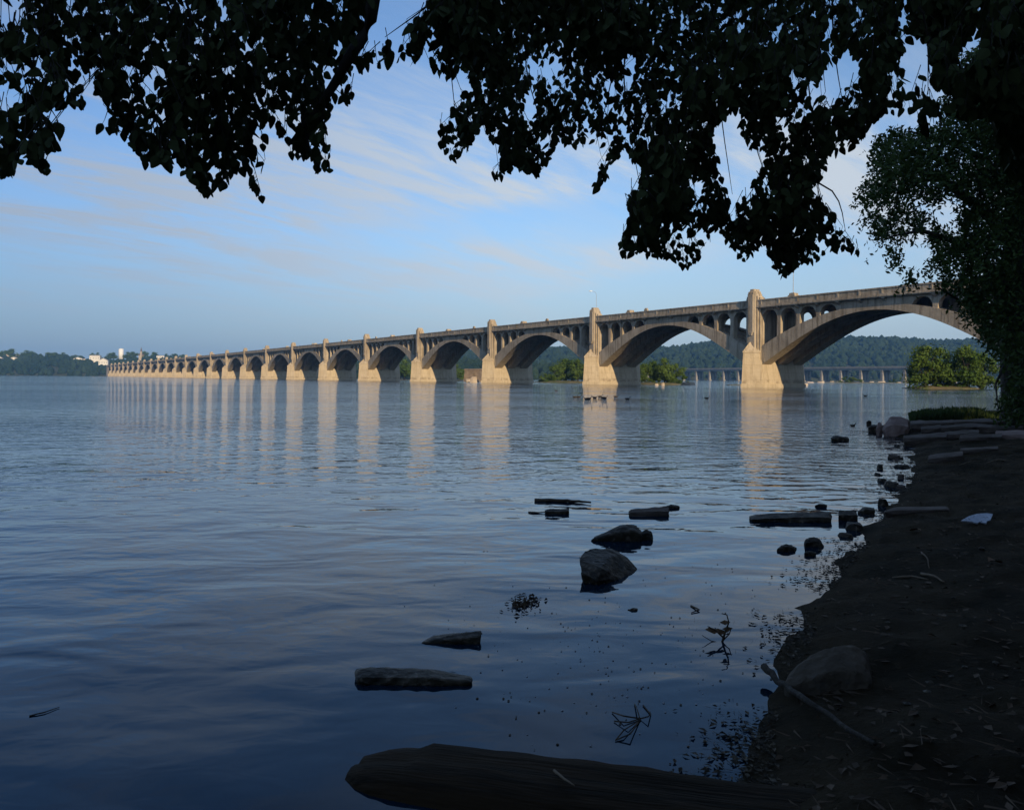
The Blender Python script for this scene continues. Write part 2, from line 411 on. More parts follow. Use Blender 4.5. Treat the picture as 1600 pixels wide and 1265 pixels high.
# ------------------------------------------------------------------ hills and far woods
def ico(sub):
    bm = bmesh.new(); bmesh.ops.create_icosphere(bm, subdivisions=sub, radius=1.0)
    v = [tuple(p.co) for p in bm.verts]; f = [tuple(q.index for q in p.verts) for p in bm.faces]
    bm.free(); return v, f
ICO1, ICO2 = ico(1), ico(2)
def tabpx(tab, x): return lerp_tab(tab, x)
def hill(name, label, ridge, x0, x1, Yb, Yr, Yk, dx=12, crowns=0, crown_r=(4, 7), drop=6.0, seed=1, woodlabel=''):
    """land that rises from a shore at Yb to a ridge at Yr whose skyline in the photo is `ridge`"""
    rr = random.Random(seed)
    cols = [x0 + dx * i for i in range(int((x1 - x0) / dx) + 1)]
    ts = [0, 0.05, 0.15, 0.3, 0.45, 0.6, 0.75, 0.88, 1.0, 1.25, 1.6, 2.0]
    def zz_(px, t):
        top = at(px, tabpx(ridge, px), Yr).z - drop
        k = math.sin(min(t, 1.0) * math.pi / 2) if t <= 1 else math.cos(min(t - 1, 1) * math.pi / 2)
        wob = 1 + 0.10 * noise.noise((px * 0.012, t * 3, seed)) * (1 if t < 0.9 else 0.3)
        return -1.0 + (top + 1.0) * k * wob
    def pos(px, t):
        Y = Yb + (Yr - Yb) * t if t <= 1 else Yr + (Yk - Yr) * (t - 1)
        return Vector(((px - 800) * Y / FOC, Y, zz_(px, t)))
    v = [tuple(pos(px, t)) for px in cols for t in ts]
    n = len(ts)
    f = [(i * n + j, (i + 1) * n + j, (i + 1) * n + j + 1, i * n + j + 1) for i in range(len(cols) - 1) for j in range(n - 1)]
    tag(link(name, mesh(name, v, f, True), FOREST_FLOOR), label, 'hill', kind='structure')
    if crowns:
        m = MB()
        iv, if_ = ICO1
        for k in range(crowns):
            px = rr.uniform(x0, x1); t = rr.random() ** 0.85 * 1.06
            p = pos(px, t)
            r = rr.uniform(*crown_r); h = r * rr.uniform(0.85, 1.35)
            q = rr.uniform(0, 6.28); c, s = math.cos(q), math.sin(q)
            jit = [1 + rr.uniform(-0.22, 0.22) for _ in iv]
            m.add([(p.x + (a * c - b * s) * r * j, p.y + (a * s + b * c) * r * j, p.z + h * 0.55 + e * h * j) for (a, b, e), j in zip(iv, jit)], if_)
        tag(m.build(name.replace('hill', 'wood').replace('bank', 'wood'), LEAF_FAR, smooth=False), woodlabel, 'woods', kind='stuff')
    return pos
RIDGE_R = [(560, 556), (700, 552.5), (760, 548), (850, 546), (960, 547), (1010, 546.5), (1060, 545), (1090, 541), (1130, 537), (1200, 534), (1300, 532), (1335, 530.5), (1375, 530), (1420, 532), (1450, 535.5), (1510, 536), (1600, 535), (1800, 530), (2300, 545)]
hill('far_hill', 'long blue wooded ridge beyond the far highway bridge', RIDGE_R, 540, 2000, 1250, 1950, 2500, crowns=9000, crown_r=(4.5, 8.5), drop=7, seed=3, woodlabel='dense blue green woods covering the far ridge')
RIDGE_M = [(560, 566), (640, 560), (700, 561), (745, 563), (800, 566), (860, 570), (930, 576), (980, 584)]
hill('low_hill', 'low green wooded rise in front of the far ridge', RIDGE_M, 560, 980, 820, 1050, 1250, crowns=900, crown_r=(3.5, 6), drop=6, seed=5, woodlabel='green woods on the low rise seen through the arches')
RIDGE_L = [(-400, 556), (0, 560), (40, 560), (100, 558), (140, 563), (175, 565), (250, 561), (330, 563), (420, 570), (560, 575)]
bank_pos = hill('town_hill', 'gentle wooded far shore left of the bridge end', RIDGE_L, -400, 560, 1455, 1680, 2100, crowns=2600, crown_r=(3, 7.5), drop=5, seed=9, woodlabel='dark green woods along the far left shore')

# ------------------------------------------------------------------ the concrete arch bridge
SPAN, FRONT, BACK = 56.4, 1.3, 14.3
MIDY = (FRONT + BACK) / 2
P0 = Vector((51.5134, 173.3364, 0))
bridge = empty('arch_bridge', P0, math.atan2(-BD.y, -BD.x))
tag(bridge, 'long concrete open spandrel arch bridge crossing the river on many piers', 'bridge')
def plan(hw, yn, yf, xs=1.0):
    yb = 2 * MIDY
    return [(0, yn), (hw, yf), (hw, yb - yf), (0, yb - yn), (-hw, yb - yf), (-hw, yf)]
def ring(pl, z): return [(x, y, z) for x, y in pl]
def pier_mesh():
    m = MB()
    m.loft([ring(plan(3.0, -2.85, 0.8), -3), ring(plan(2.95, -2.8, 0.8), 0.72)])
    m.loft([ring(plan(2.72, -2.55, 0.9), 0.72), ring(plan(2.25, -2.28, 0.95), 4.9), ring(plan(2.12, -2.22, 0.98), 5.9)])
    yb = 2 * MIDY
    m.box(-2.0, 2.0, 1.05, yb - 1.05, 5.9, 17.02)
    # skewbacks the ribs spring from
    for s in (-1, 1):
        for a, b in RIBS:
            m.loft([[(s * 2.0, a - .04, 5.9), (s * 2.9, a - .04, 5.45), (s * 2.6, a - .04, 7.2), (s * 2.0, a - .04, 8.4)][::s],
                    [(s * 2.0, b + .04, 5.9), (s * 2.9, b + .04, 5.45), (s * 2.6, b + .04, 7.2), (s * 2.0, b + .04, 8.4)][::s]])
    return mesh('pier', m.v, m.f)
RIBS = [(FRONT, 4.1), (6.4, 9.2), (11.5, BACK)]
def nose_mesh():
    m = MB()
    tri = lambda hw, yn, yb, z: [(0, yn, z), (hw, yb - 0.35, z), (hw, yb, z), (-hw, yb, z), (-hw, yb - 0.35, z)]
    m.loft([tri(1.93, -2.2, 1.04, 5.9), tri(1.86, -2.12, 1.04, 7.45)])
    m.loft([tri(2.0, -2.28, 1.042, 7.45), tri(2.0, -2.28, 1.042, 7.8)])
    m.loft([tri(1.9, -2.16, 1.04, 7.8), tri(0.10, -0.10, 1.04, 9.75)])
    return mesh('cutwater_cap', m.v, m.f)
def tower_mesh():
    m = MB()
    def oct_(hw, y0, ch, y1, z): return [(-hw + ch, y0, z), (hw - ch, y0, z), (hw, y0 + ch, z), (hw, y1, z), (-hw, y1, z), (-hw, y0 + ch, z)]
    m.loft([oct_(1.12, 0.22, 0.16, 2.5, 7.8), oct_(1.08, 0.22, 0.16, 2.5, 20.25)])
    m.loft([oct_(0.80, 0.0, 0.14, 0.21, 11.9), oct_(0.78, 0.0, 0.14, 0.21, 20.1)])
    m.loft([oct_(0.42, -0.03, 0.1, 0.20, 11.25), oct_(0.66, -0.10, 0.1, 0.20, 11.9)])
    m.box(1.085, 1.50, 0.62, 2.45, 7.8, 19.7); m.box(-1.50, -1.085, 0.62, 2.45, 7.8, 19.7)
    m.box(1.50, 1.95, 0.95, 2.40, 7.8, 19.35); m.box(-1.95, -1.50, 0.95, 2.40, 7.8, 19.35)
    # stepped crown
    m.loft([oct_(0.90, 0.30, 0.15, 2.4, 20.25), oct_(0.86, 0.34, 0.15, 2.4, 20.75)])
    m.loft([oct_(0.62, 0.42, 0.15, 2.3, 20.75), oct_(0.56, 0.48, 0.15, 2.25, 21.25)])
    for x in (-0.62, -0.2, 0.2, 0.62): m.box(x - .09, x + .09, 0.12, 0.30, 19.0, 20.62)
    return mesh('tower', m.v, m.f)
def intr(t): return 14.9 - 0.0185 * t * t + 5.5e-6 * t ** 4
def extr(t): return 15.95 - 0.0104 * t * t
def rib_mesh(y0, y1):
    m = MB(); K = 44; rings = []
    for k in range(K + 1):
        t = -26.0 + 52.0 * k / K
        zi, ze = intr(t), extr(t)
        rings.append([(t, y0, zi), (t, y1, zi), (t, y1, ze), (t, y0, ze)])
    m.loft(rings)
    return mesh('arch_rib', m.v, m.f)
OPEN = []
for s in (-1, 1):
    for k in range(4): OPEN.append((s * (28.2 - 4.08 - 4.84 * k), 1.96))
OPEN.sort()
ZTOP = 17.04
def arcade_mesh(y0, y1):
    m = MB()
    def strip(xa, xb, za0, zb0, za1, zb1):
        m.add([(xa, y0, za0), (xb, y0, zb0), (xb, y0, zb1), (xa, y0, za1), (xa, y1, za0), (xb, y1, zb0), (xb, y1, zb1), (xa, y1, za1)],
              [(0, 1, 2, 3), (5, 4, 7, 6), (1, 0, 4, 5), (3, 2, 6, 7)])
    def wall_x(x, z0, z1, flip):
        q = [(x, y0, z0), (x, y1, z0), (x, y1, z1), (x, y0, z1)]
        m.add(q, [(0, 1, 2, 3) if flip else (3, 2, 1, 0)])
    prev = -26.2
    def solid(a, b):
        n = max(1, int((b - a) / 1.0))
        for k in range(n):
            xa, xb = a + (b - a) * k / n, a + (b - a) * (k + 1) / n
            strip(xa, xb, extr(xa) - 0.02, extr(xb) - 0.02, ZTOP, ZTOP)
    for c, r in OPEN:
        solid(prev, c - r)
        zs = 16.68 - r
        K = 14
        def za(x): return max(zs + math.sqrt(max(r * r - (x - c) ** 2, 0)), extr(x) - 0.02)
        for k in range(K):
            a0, a1 = math.pi * (1 - k / K), math.pi * (1 - (k + 1) / K)
            xa, xb = c + r * math.cos(a0), c + r * math.cos(a1)
            strip(xa, xb, za(xa), za(xb), ZTOP, ZTOP)
        if extr(c - r) < zs: wall_x(c - r, extr(c - r) - 0.02, zs, True)
        if extr(c + r) < zs: wall_x(c + r, extr(c + r) - 0.02, zs, False)
        # raised hood moulding round the opening
        prev = c + r
    solid(prev, 26.2)
    return mesh('spandrel_arcade', m.v, m.f)
def deck_mesh():
    m = MB(); yb = 2 * MIDY; L = SPAN / 2
    m.box(-L, L, 0.62, yb - 0.62, ZTOP, 17.46)
    m.box(-L, L, 0.52, 0.617, 17.20, 17.46); m.box(-L, L, yb - 0.617, yb - 0.52, 17.20, 17.46)
    # floor beams between the ribs and brackets under the overhang
    for c in [OPEN[0][0] - 2.45] + [o[0] + 2.42 for o in OPEN] + [-7.3, -2.45, 2.45]:
        if abs(c) > 26: continue
        m.box(c - .28, c + .28, 4.11, 6.39, 16.3, ZTOP - .004); m.box(c - .28, c + .28, 9.21, 11.49, 16.3, ZTOP - .004)
        for s in (0, 1):
            f = (lambda y: y) if s == 0 else (lambda y: yb - y)
            r = [[(c - .3, f(0.68), 16.86), (c - .3, f(0.68), ZTOP - .004), (c - .3, f(1.385), ZTOP - .004), (c - .3, f(1.385), 16.35)],
                 [(c + .3, f(0.68), 16.86), (c + .3, f(0.68), ZTOP - .004), (c + .3, f(1.385), ZTOP - .004), (c + .3, f(1.385), 16.35)]]
            m.loft(r if s else [r[0][::-1], r[1][::-1]])
    return mesh('deck', m.v, m.f)
def parapet_mesh(flip):
    m = MB(); yb = 2 * MIDY; L = SPAN / 2
    f = (lambda y: y) if not flip else (lambda y: yb - y)
    def bx(x0, x1, ya, yc, z0, z1):
        a, b = sorted((f(ya), f(yc))); m.box(x0, x1, a, b, z0, z1)
    bx(-L, L, 0.70, 0.92, 17.46, 18.62)
    bx(-L, L, 0.60, 1.00, 18.62, 18.88)
    bx(-L, L, 0.60, 0.699, 17.46, 17.72)
    k = -L + 2.35
    while k < L:
        bx(k - .17, k + .17, 0.63, 0.699, 17.723, 18.617); k += 4.7
    return mesh('parapet', m.v, m.f)
def road_mesh():
    m = MB(); yb = 2 * MIDY; L = SPAN / 2
    m.box(-L, L, 2.0, yb - 2.0, 17.464, 17.55)
    return mesh('roadway', m.v, m.f)
PM, NM, TM = pier_mesh(), nose_mesh(), tower_mesh()
RM = [rib_mesh(a, b) for a, b in RIBS]; AM = [arcade_mesh(FRONT + .1, 2.7), arcade_mesh(7.1, 8.5), arcade_mesh(12.9, BACK - .1)]
DM, RDM, PF, PB = deck_mesh(), road_mesh(), parapet_mesh(False), parapet_mesh(True)
I0, I1 = -2, 24
for i in range(I0, I1 + 1):
    pr = link('pier', PM, CONC, bridge, (-SPAN * i, 0, 0))
    for s in (0, 1):
        for nm, me in (('cutwater_cap', NM), ('tower', TM)):
            o = link(nm, me, CONC, pr)
            if s: o.location = (0, 2 * MIDY, 0); o.rotation_euler = (0, 0, math.pi)
for i in range(I0 - 1, I1 + 1):
    c = -SPAN * (i + 0.5)
    for k in range(3):
        link('arch_rib', RM[k], CONC, bridge, (c, 0, 0))
        link('spandrel_arcade', AM[k], CONC, bridge, (c, 0, 0))
    dk = link('deck', DM, CONC, bridge, (c, 0, 0))
    link('roadway', RDM, ROAD, dk)
    link('parapet', PF, CONC, bridge, (c, 0, 0)); link('parapet', PB, CONC, bridge, (c, 0, 0))
for i, sgn in ((I0 - 1, 1), (I1 + 1, -1)):
    m = MB(); x = -SPAN * i
    a, b = sorted((x, x + sgn * 30))
    m.box(a, b, 0.9, 2 * MIDY - 0.9, -3, 17.0)
    m.box(a, b, 0.62, 2 * MIDY - 0.62, 17.04, 18.8)
    m.build('abutment', CONC, bridge)

# lamp posts standing on the bridge parapets
def lamp_meshes():
    a = MB(); a.box(-.55, .55, 0.55, 1.05, 18.885, 19.35); a.box(-.35, .35, 0.6, 1.0, 19.353, 19.6)
    b = MB(); b.tube([(0, .8, 19.6), (0, .8, 24), (0, .82, 27.2), (0, 1.3, 27.9), (0, 2.6, 28.1)], [.07, .055, .045, .04, .035], 6)
    c = MB(); c.loft([[(-.16, 2.5, 28.0), (.16, 2.5, 28.0), (.16, 2.5, 28.16), (-.16, 2.5, 28.16)], [(-.26, 2.9, 27.95), (.26, 2.9, 27.95), (.2, 2.9, 28.2), (-.2, 2.9, 28.2)], [(-.18, 3.6, 28.0), (.18, 3.6, 28.0), (.14, 3.6, 28.14), (-.14, 3.6, 28.14)]])
    return mesh('pedestal', a.v, a.f), mesh('pole', b.v, b.f), mesh('lamp_head', c.v, c.f)
LM = lamp_meshes()
def lamp(u, back, label):
    yb = 2 * MIDY
    p = P0 + BD * u + (BN * yb if back else Vector((0, 0, 0)))
    e = empty('lamp_post', p, math.atan2(-BD.y, -BD.x) + (math.pi if back else 0))
    tag(e, label, 'lamp post', 'slim lamp posts along the bridge deck')
    link('pedestal', LM[0], CONC, e); link('pole', LM[1], STEEL, e); link('lamp_head', LM[2], LAMPW, e)
lamp(-10.6, False, 'slim lamp post on the bridge deck just right of the nearest tower')
lamp(73, True, 'slim lamp post rising beside the second tower from the right')
for u in (34.5, 79, 124, 168, 213, 257, 302):
    link('parapet_pedestal', LM[0], CONC, bridge, (-u, 0, 0))

# ------------------------------------------------------------------ far highway bridge
A_, B_ = Vector((379, 861, 0)), Vector((243, 1103, 0))
hd = (B_ - A_).normalized()
hw = empty('highway_bridge', A_, math.atan2(hd.y, hd.x))
tag(hw, 'low flat grey highway bridge on columns far beyond the arches', 'bridge')
HZ = 15.4
m = MB(); m.box(-420, 900, -7, 7, HZ - 1.0, HZ); m.build('deck', CONC_DARK, hw)
m = MB()
for y in (-6, -2, 2, 6): m.box(-420, 900, y - .35, y + .35, HZ - 2.9, HZ - 1.003)
m.build('girder', CONC_DARK, hw)
m = MB(); m.box(-420, 900, -7.0, -6.7, HZ + .003, HZ + 1.1); m.box(-420, 900, 6.7, 7.0, HZ + .003, HZ + 1.1); m.build('parapet', CONC_DARK, hw)
hp = MB()
for y in (-5.2, 0, 5.2): hp.box(-1.3, 1.3, y - 1.3, y + 1.3, 1.2, HZ - 4.1)
hp.box(-1.3, 1.3, -7, 7, HZ - 4.1, HZ - 2.904); hp.box(-2.4, 2.4, -7.4, 7.4, -2, 1.2)
HPM = mesh('pier', hp.v, hp.f)
for k in range(-16, 35): link('pier', HPM, CONC_DARK, hw, (k * 25.6, 0, 0))

# ------------------------------------------------------------------ leafy trees on the islands and the far shore
def tree_meshes(seed, n_leaf, h, spread, leaf, blobs=9, low=0.12):
    """trunk with limbs, and a crown of leaf clumps gathered in uneven masses; base at the origin"""
    rr = random.Random(seed)
    t = MB()
    t.tube([(0, 0, -0.5), (rr.uniform(-.2, .2), 0, h * .3), (rr.uniform(-.4, .4), rr.uniform(-.3, .3), h * .62)], [h * .028, h * .02, h * .008], 6)
    bl = []
    for k in range(blobs):
        a = rr.uniform(0, 6.28); rad = spread * rr.uniform(.15, .72); z = h * rr.uniform(low + .12, .86)
        rad *= 1.15 - 0.6 * abs(z / h - .45)
        r = h * rr.uniform(.11, .21)
        bl.append((Vector((math.cos(a) * rad, math.sin(a) * rad, z)), r))
        t.tube([(0, 0, z * .45), (math.cos(a) * rad * .5, math.sin(a) * rad * .5, z * .75), (math.cos(a) * rad, math.sin(a) * rad, z)], [h * .012, h * .008, h * .003], 4)
    bl.append((Vector((0, 0, h * .86)), h * .14))
    c = MB()
    for k in range(n_leaf):
        p, r = bl[rr.randrange(len(bl))]
        d = Vector((rr.gauss(0, 1), rr.gauss(0, 1), rr.gauss(0, 1))).normalized()
        q = p + Vector((d.x, d.y, d.z * .8)) * r * rr.random() ** 0.45 * rr.choice((.75, .95, 1.1, 1.25, 1.6))
        nrm = (d + Vector((rr.uniform(-.6, .6), rr.uniform(-.6, .6), rr.uniform(-.3, .8)))).normalized()
        a = nrm.orthogonal().normalized(); a.rotate(Quaternion(nrm, rr.uniform(0, 6.28))); b = nrm.cross(a)
        s = leaf * rr.uniform(.6, 1.3)
        c.add([q - a * s, q - b * s * .55, q + a * s, q + b * s * .55 + nrm * s * .2], [(0, 1, 2), (0, 2, 3)])
    return mesh('trunk', t.v, t.f, True), mesh('crown', c.v, c.f)
ISLE = [tree_meshes(20 + k, 3600, 10, 4.6 + .5 * (k % 3), .34, 12 + k, .02 + .05 * (k % 2)) for k in range(4)]
BUSH = [tree_meshes(40 + k, 900, 4, 2.8, .30, 8, -.08) for k in range(3)]
def plant(kind, x, y, Y, toppx, label, cat='tree', group=None, wid=1.0, k=0, name=None):
    base = at(x, y, Y); base.z = max(0.0, min(base.z, 1.5)) if Y < 600 else base.z
    top = at(x, toppx, Y).z
    src = (ISLE if kind == 'tree' else BUSH)[k % (4 if kind == 'tree' else 3)]
    nat = 10.0 if kind == 'tree' else 4.0
    s = (top - base.z) / nat
    e = empty(name or ('island_tree' if kind == 'tree' else 'island_bush'), base, rnd.uniform(0, 6.28))
    e.scale = (s * wid, s * wid, s)
    tag(e, label, cat, group)
    link('trunk', src[0], BARK, e); link('crown', src[1], LEAF_ISLE, e)
    return e
def mound(name, label, pts, z, mat):
    """low island: outline of ground points, pulled up to a gentle top"""
    bm = bmesh.new()
    c = sum(pts, Vector()) / len(pts)
    rings = []
    for k, zz1 in ((1.0, -0.8), (0.94, 0.12), (0.7, z * .7), (0.35, z)):
        rings.append([bm.verts.new((c.x + (p.x - c.x) * k, c.y + (p.y - c.y) * k, zz1 + 0.15 * noise.noise((p.x * .3, p.y * .3, k)))) for p in pts])
    n = len(pts)
    for a, b in zip(rings, rings[1:]):
        for i in range(n): bm.faces.new((a[i], a[(i + 1) % n], b[(i + 1) % n], b[i]))
    bm.faces.new(rings[-1])
    bmesh.ops.recalc_face_normals(bm, faces=bm.faces)
    me = bpy.data.meshes.new(name); bm.to_mesh(me); bm.free()
    return tag(link(name, me, mat), label, 'island', kind='structure')
def oval(x0, x1, y, Y, depth, n=18, seed=0):
    a, b = at(x0, y, Y), at(x1, y, Y)
    c = (a + b) / 2; r = (b - a).length / 2
    rr = random.Random(seed)
    return [Vector((c.x + math.cos(q) * r * rr.uniform(.88, 1.04), c.y + depth + math.sin(q) * depth * rr.uniform(.85, 1.1), 0)) for q in [2 * math.pi * k / n for k in range(n)]]
ISLE_G = noisy('island_ground', (0.07, 0.085, 0.03), (0.16, 0.13, 0.08), 0.4)
mound('island', 'small green island behind the second pier from the right', oval(832, 935, 597, 310, 9, seed=1), .7, ISLE_G)
for k, (x, top, wd, kd, lb) in enumerate([
    (852, 583, 1.2, 'bush', 'low green bush at the left end of the island left of the second pier'),
    (868, 569, 1.05, 'tree', 'sunlit round tree third from the left end of the island beside the second pier'),
    (884, 558, 1.1, 'tree', 'tallest green tree on the island left of the second pier'),
    (903, 560, 1.0, 'tree', 'green tree on the island touching the left edge of the second pier'),
    (862, 588, 1.4, 'bush', 'low spreading bush in front of the trees left of the second pier'),
    (893, 585, 1.5, 'bush', 'broad low bush at the foot of the trees left of the second pier'),
    (925, 566, 1.1, 'tree', 'green tree hidden mostly behind the second pier')]):
    plant(kd, x, 597.5, 316 + 3 * (k % 3), top, lb, 'tree' if kd == 'tree' else 'bush', 'greenery on the island by the second pier', wd, k)
mound('island', 'green island with pale rocks between the first and second piers', oval(985, 1082, 601, 240, 8, seed=2), .6, ISLE_G)
for k, (x, top, wd, kd, lb) in enumerate([
    (990, 563, .9, 'tree', 'green tree against the right edge of the second pier'),
    (1008, 566, 1.0, 'tree', 'yellow green tree just right of the second pier'),
    (1022, 562, 1.0, 'tree', 'green tree in the middle of the island behind the pale rocks'),
    (1038, 557, 1.0, 'tree', 'tallest yellow green tree on the island between the two nearest piers'),
    (1056, 567, 1.0, 'tree', 'shorter tree near the right end of the island between the two nearest piers'),
    (1003, 588, 1.5, 'bush', 'low bush at the left foot of the island between the two nearest piers'),
    (1030, 589, 1.4, 'bush', 'low bush above the pale rocks on the island'),
    (1047, 584, 1.4, 'bush', 'green bush under the tallest tree on the middle island'),
    (1066, 583, 1.4, 'bush', 'yellowish bush at the right tip of the island between the two nearest piers')]):
    plant(kd, x, 600.6, 246 + 3 * (k % 3), top, lb, 'tree' if kd == 'tree' else 'bush', 'greenery on the island between the nearest piers', wd, k + 1)
mound('island', 'tree covered island under the right hand arch', oval(1430, 1560, 607, 170, 6, seed=3), .6, ISLE_G)
for k, (x, top, wd, kd, lb) in enumerate([
    (1446, 536, 1.0, 'tree', 'tall leafy tree at the left end of the island under the right arch'),
    (1462, 556, 1.0, 'tree', 'shorter tree beside the tall left tree on the island under the right arch'),
    (1480, 548, .9, 'tree', 'mid sized tree in the middle of the island under the right arch'),
    (1510, 537, .8, 'tree', 'tall slender tree with bare pinkish stems on the island under the right arch'),
    (1533, 548, 1.0, 'tree', 'tree at the right end of the island under the right arch'),
    (1447, 584, 1.6, 'bush', 'dark bush at the left tip of the island under the right arch'),
    (1468, 583, 1.5, 'bush', 'bush second from the left on the island under the right arch'),
    (1490, 582, 1.5, 'bush', 'bush with brown twigs in the middle of the right island'),
    (1515, 580, 1.6, 'bush', 'pale green bush below the slender tree on the right island'),
    (1536, 586, 1.5, 'bush', 'low bush at the right tip of the island under the right arch')]):
    plant(kd, x, 606.6, 173 + 2 * (k % 3), top, lb, 'tree' if kd == 'tree' else 'bush', 'greenery on the island under the right arch', wd, k + 2)
for x, Y, top, lb in ((712, 420, 567, 'green tree by the brown stone block seen under the fourth arch'), (722, 430, 576, 'small green tree next to the brown stone block under the fourth arch'),
                      (632, 520, 560, 'green tree seen under the fifth arch from the right'), (626, 530, 566, 'darker tree half hidden by the fifth pier')):
    plant('tree', x, 594.0 if x > 700 else 592, Y, top, lb, 'tree', 'trees seen through the farther arches', 1.1, int(x))
mound('island', 'low green spit seen under the fourth arch', oval(695, 732, 593.8, 415, 8, seed=6), .5, ISLE_G)
mound('island', 'low green spit seen under the fifth arch', oval(615, 640, 592, 520, 8, seed=7), .5, ISLE_G)
mound('island', 'low rocky shoal in front of the far highway bridge', oval(1250, 1440, 597.6, 500, 10, 30, seed=8), .5, ISLE_G)
mound('island', 'thin dark mud bar left of the nearest pier', oval(1138, 1176, 601, 232, 3, seed=9), .15, ISLE_G)
for k, (x, top, wd, lb) in enumerate([(1322, 588, 2.0, 'low bush on the shoal left of centre under the right arch'), (1333, 589, 2.2, 'pale green bush on the shoal in front of the highway bridge'), (1345, 592, 1.8, 'small bush at the right end of the bushes on the shoal'), (1396, 592, 2.0, 'small bush on the shoal near the right island')]):
    plant('bush', x, 597.3, 508, top, lb, 'bush', 'bushes on the shoal before the highway bridge', wd, k)

# old stone pier stub and rocks
ru = empty('pier_ruin', Vector((at(740, 594, 400).x, 400, 0)), R(-20))
tag(ru, 'low brown stone stub of an old pier under the fourth arch', 'ruin')
m = MB(); m.loft([[(-4.2, -3.2, -1), (4.2, -3.2, -1), (4.2, 3.2, -1), (-4.2, 3.2, -1)], [(-3.6, -2.7, 5.6), (3.6, -2.7, 5.4), (3.6, 2.7, 5.8), (-3.6, 2.7, 5.5)]]); m.build('masonry', STONE_RUIN, ru)
m = MB(); m.loft([[(-3.9, -3, 5.5), (3.9, -3, 5.35), (3.9, 3, 5.7), (-3.9, 3, 5.45)], [(-3.8, -2.9, 6.0), (3.8, -2.9, 5.9), (3.8, 2.9, 6.3), (-3.8, 2.9, 5.95)]]); m.build('coping', STONE_RUIN, ru)

def rock_mesh(pts, seed, rough=0.05, sub=3, size=None, soft=0):
    """broken stone: hull of corner points, subdivided and roughened"""
    bm = bmesh.new()
    for p in pts: bm.verts.new(p)
    bmesh.ops.convex_hull(bm, input=bm.verts)
    lone = [v for v in bm.verts if not v.link_faces]
    if lone: bmesh.ops.delete(bm, geom=lone, context='VERTS')
    L = size or max((Vector(p).length for p in pts))
    bmesh.ops.bevel(bm, geom=list(bm.edges), offset=L * 0.05, segments=1, affect='EDGES', clamp_overlap=True)
    bmesh.ops.triangulate(bm, faces=bm.faces)
    for _ in range(sub):
        long = [e for e in bm.edges if e.calc_length() > L * 0.07]
        if not long: break
        bmesh.ops.subdivide_edges(bm, edges=long, cuts=1, use_grid_fill=False)
        bmesh.ops.triangulate(bm, faces=bm.faces)
    for _ in range(soft): bmesh.ops.smooth_vert(bm, verts=bm.verts, factor=.5, use_axis_x=True, use_axis_y=True, use_axis_z=True)
    bm.normal_update()
    for v in bm.verts:
        q = v.co / L
        d = 1.3 * noise.noise(q * 2.2 + Vector((seed, 0, 0))) + 0.5 * noise.noise(q * 6 + Vector((0, seed, 0))) + 0.35 * noise.noise(q * 13 + Vector((0, 0, seed)))
        v.co += v.normal * (d - .8 * abs(noise.noise(q * 4.5 + Vector((seed, seed, 0))))) * L * rough
    bmesh.ops.recalc_face_normals(bm, faces=bm.faces)
    me = bpy.data.meshes.new('rock'); bm.to_mesh(me); bm.free()
    return me
def lump(w, d, h, seed, n=16, flat=0.0, sink=.6):
    """corner points of a rounded stone w wide, d deep, h above the water"""
    rr = random.Random(seed); pts = []
    for k in range(n):
        a = 2 * math.pi * k / n + rr.uniform(-.2, .2); j = rr.uniform(.82, 1.08)
        pts.append((math.cos(a) * w / 2 * j, math.sin(a) * d / 2 * j, -h * sink))
        j2 = rr.uniform(.55, .85) if not flat else rr.uniform(.86, .98)
        pts.append((math.cos(a) * w / 2 * j2, math.sin(a) * d / 2 * j2, h * rr.uniform(.62, 1.0) if not flat else h * rr.uniform(.85, 1)))
    return pts
def rock(name, label, pts, loc, mat, seed, rz=0.0, rough=.05, group=None, sub=3, cat='rock', soft=1):
    o = link(name, rock_mesh(pts, seed, rough, sub, None, soft), mat, None, loc)
    o.rotation_euler = (0, 0, rz)
    return tag(o, label, cat, group)
for x, y, w, h, lb in ((733, 596.2, 2.6, 1.3, 'pale rock at the left foot of the brown stone stub'), (740, 596.4, 3.0, 2.0, 'pale pointed rock at the foot of the brown stone stub'), (745, 596.2, 2.0, 1.0, 'low pale rock between the stone stub and the pier')):
    rock('river_rock', lb, lump(w, w * .8, h, int(x)), gnd(x, y + 1.2), RIVER_ROCK, x, group='pale rocks under the fourth arch')
for x, y, w, h, lb in ((1026, 602.0, 1.3, .55, 'pale rock on the left of the pair by the middle island'), (1036, 602.2, 1.0, .75, 'pale upright rock on the right of the pair by the middle island'), (1076, 601.8, 4.5, .9, 'long sandy rock at the right tip of the middle island'), (1258, 602.0, 2.0, .7, 'tan rock against the right side of the nearest pier')):
    rock('river_rock', lb, lump(w, w * .8, h, int(x)), gnd(x, y), RIVER_ROCK, x, group='pale rocks along the middle island' if x < 1200 else None)
for k, (x, w) in enumerate(((1265, 6), (1283, 5), (1300, 4), (1312, 6), (1362, 5), (1378, 7), (1404, 5), (1418, 4))):
    rock('shoal_rock', 'pale boulder on the shoal in front of the far highway bridge', lump(w, w * .7, .7 + .2 * (k % 3), k + 50), gnd(x, 597.8), RIVER_ROCK, k, group='pale boulders on the shoal', sub=2)

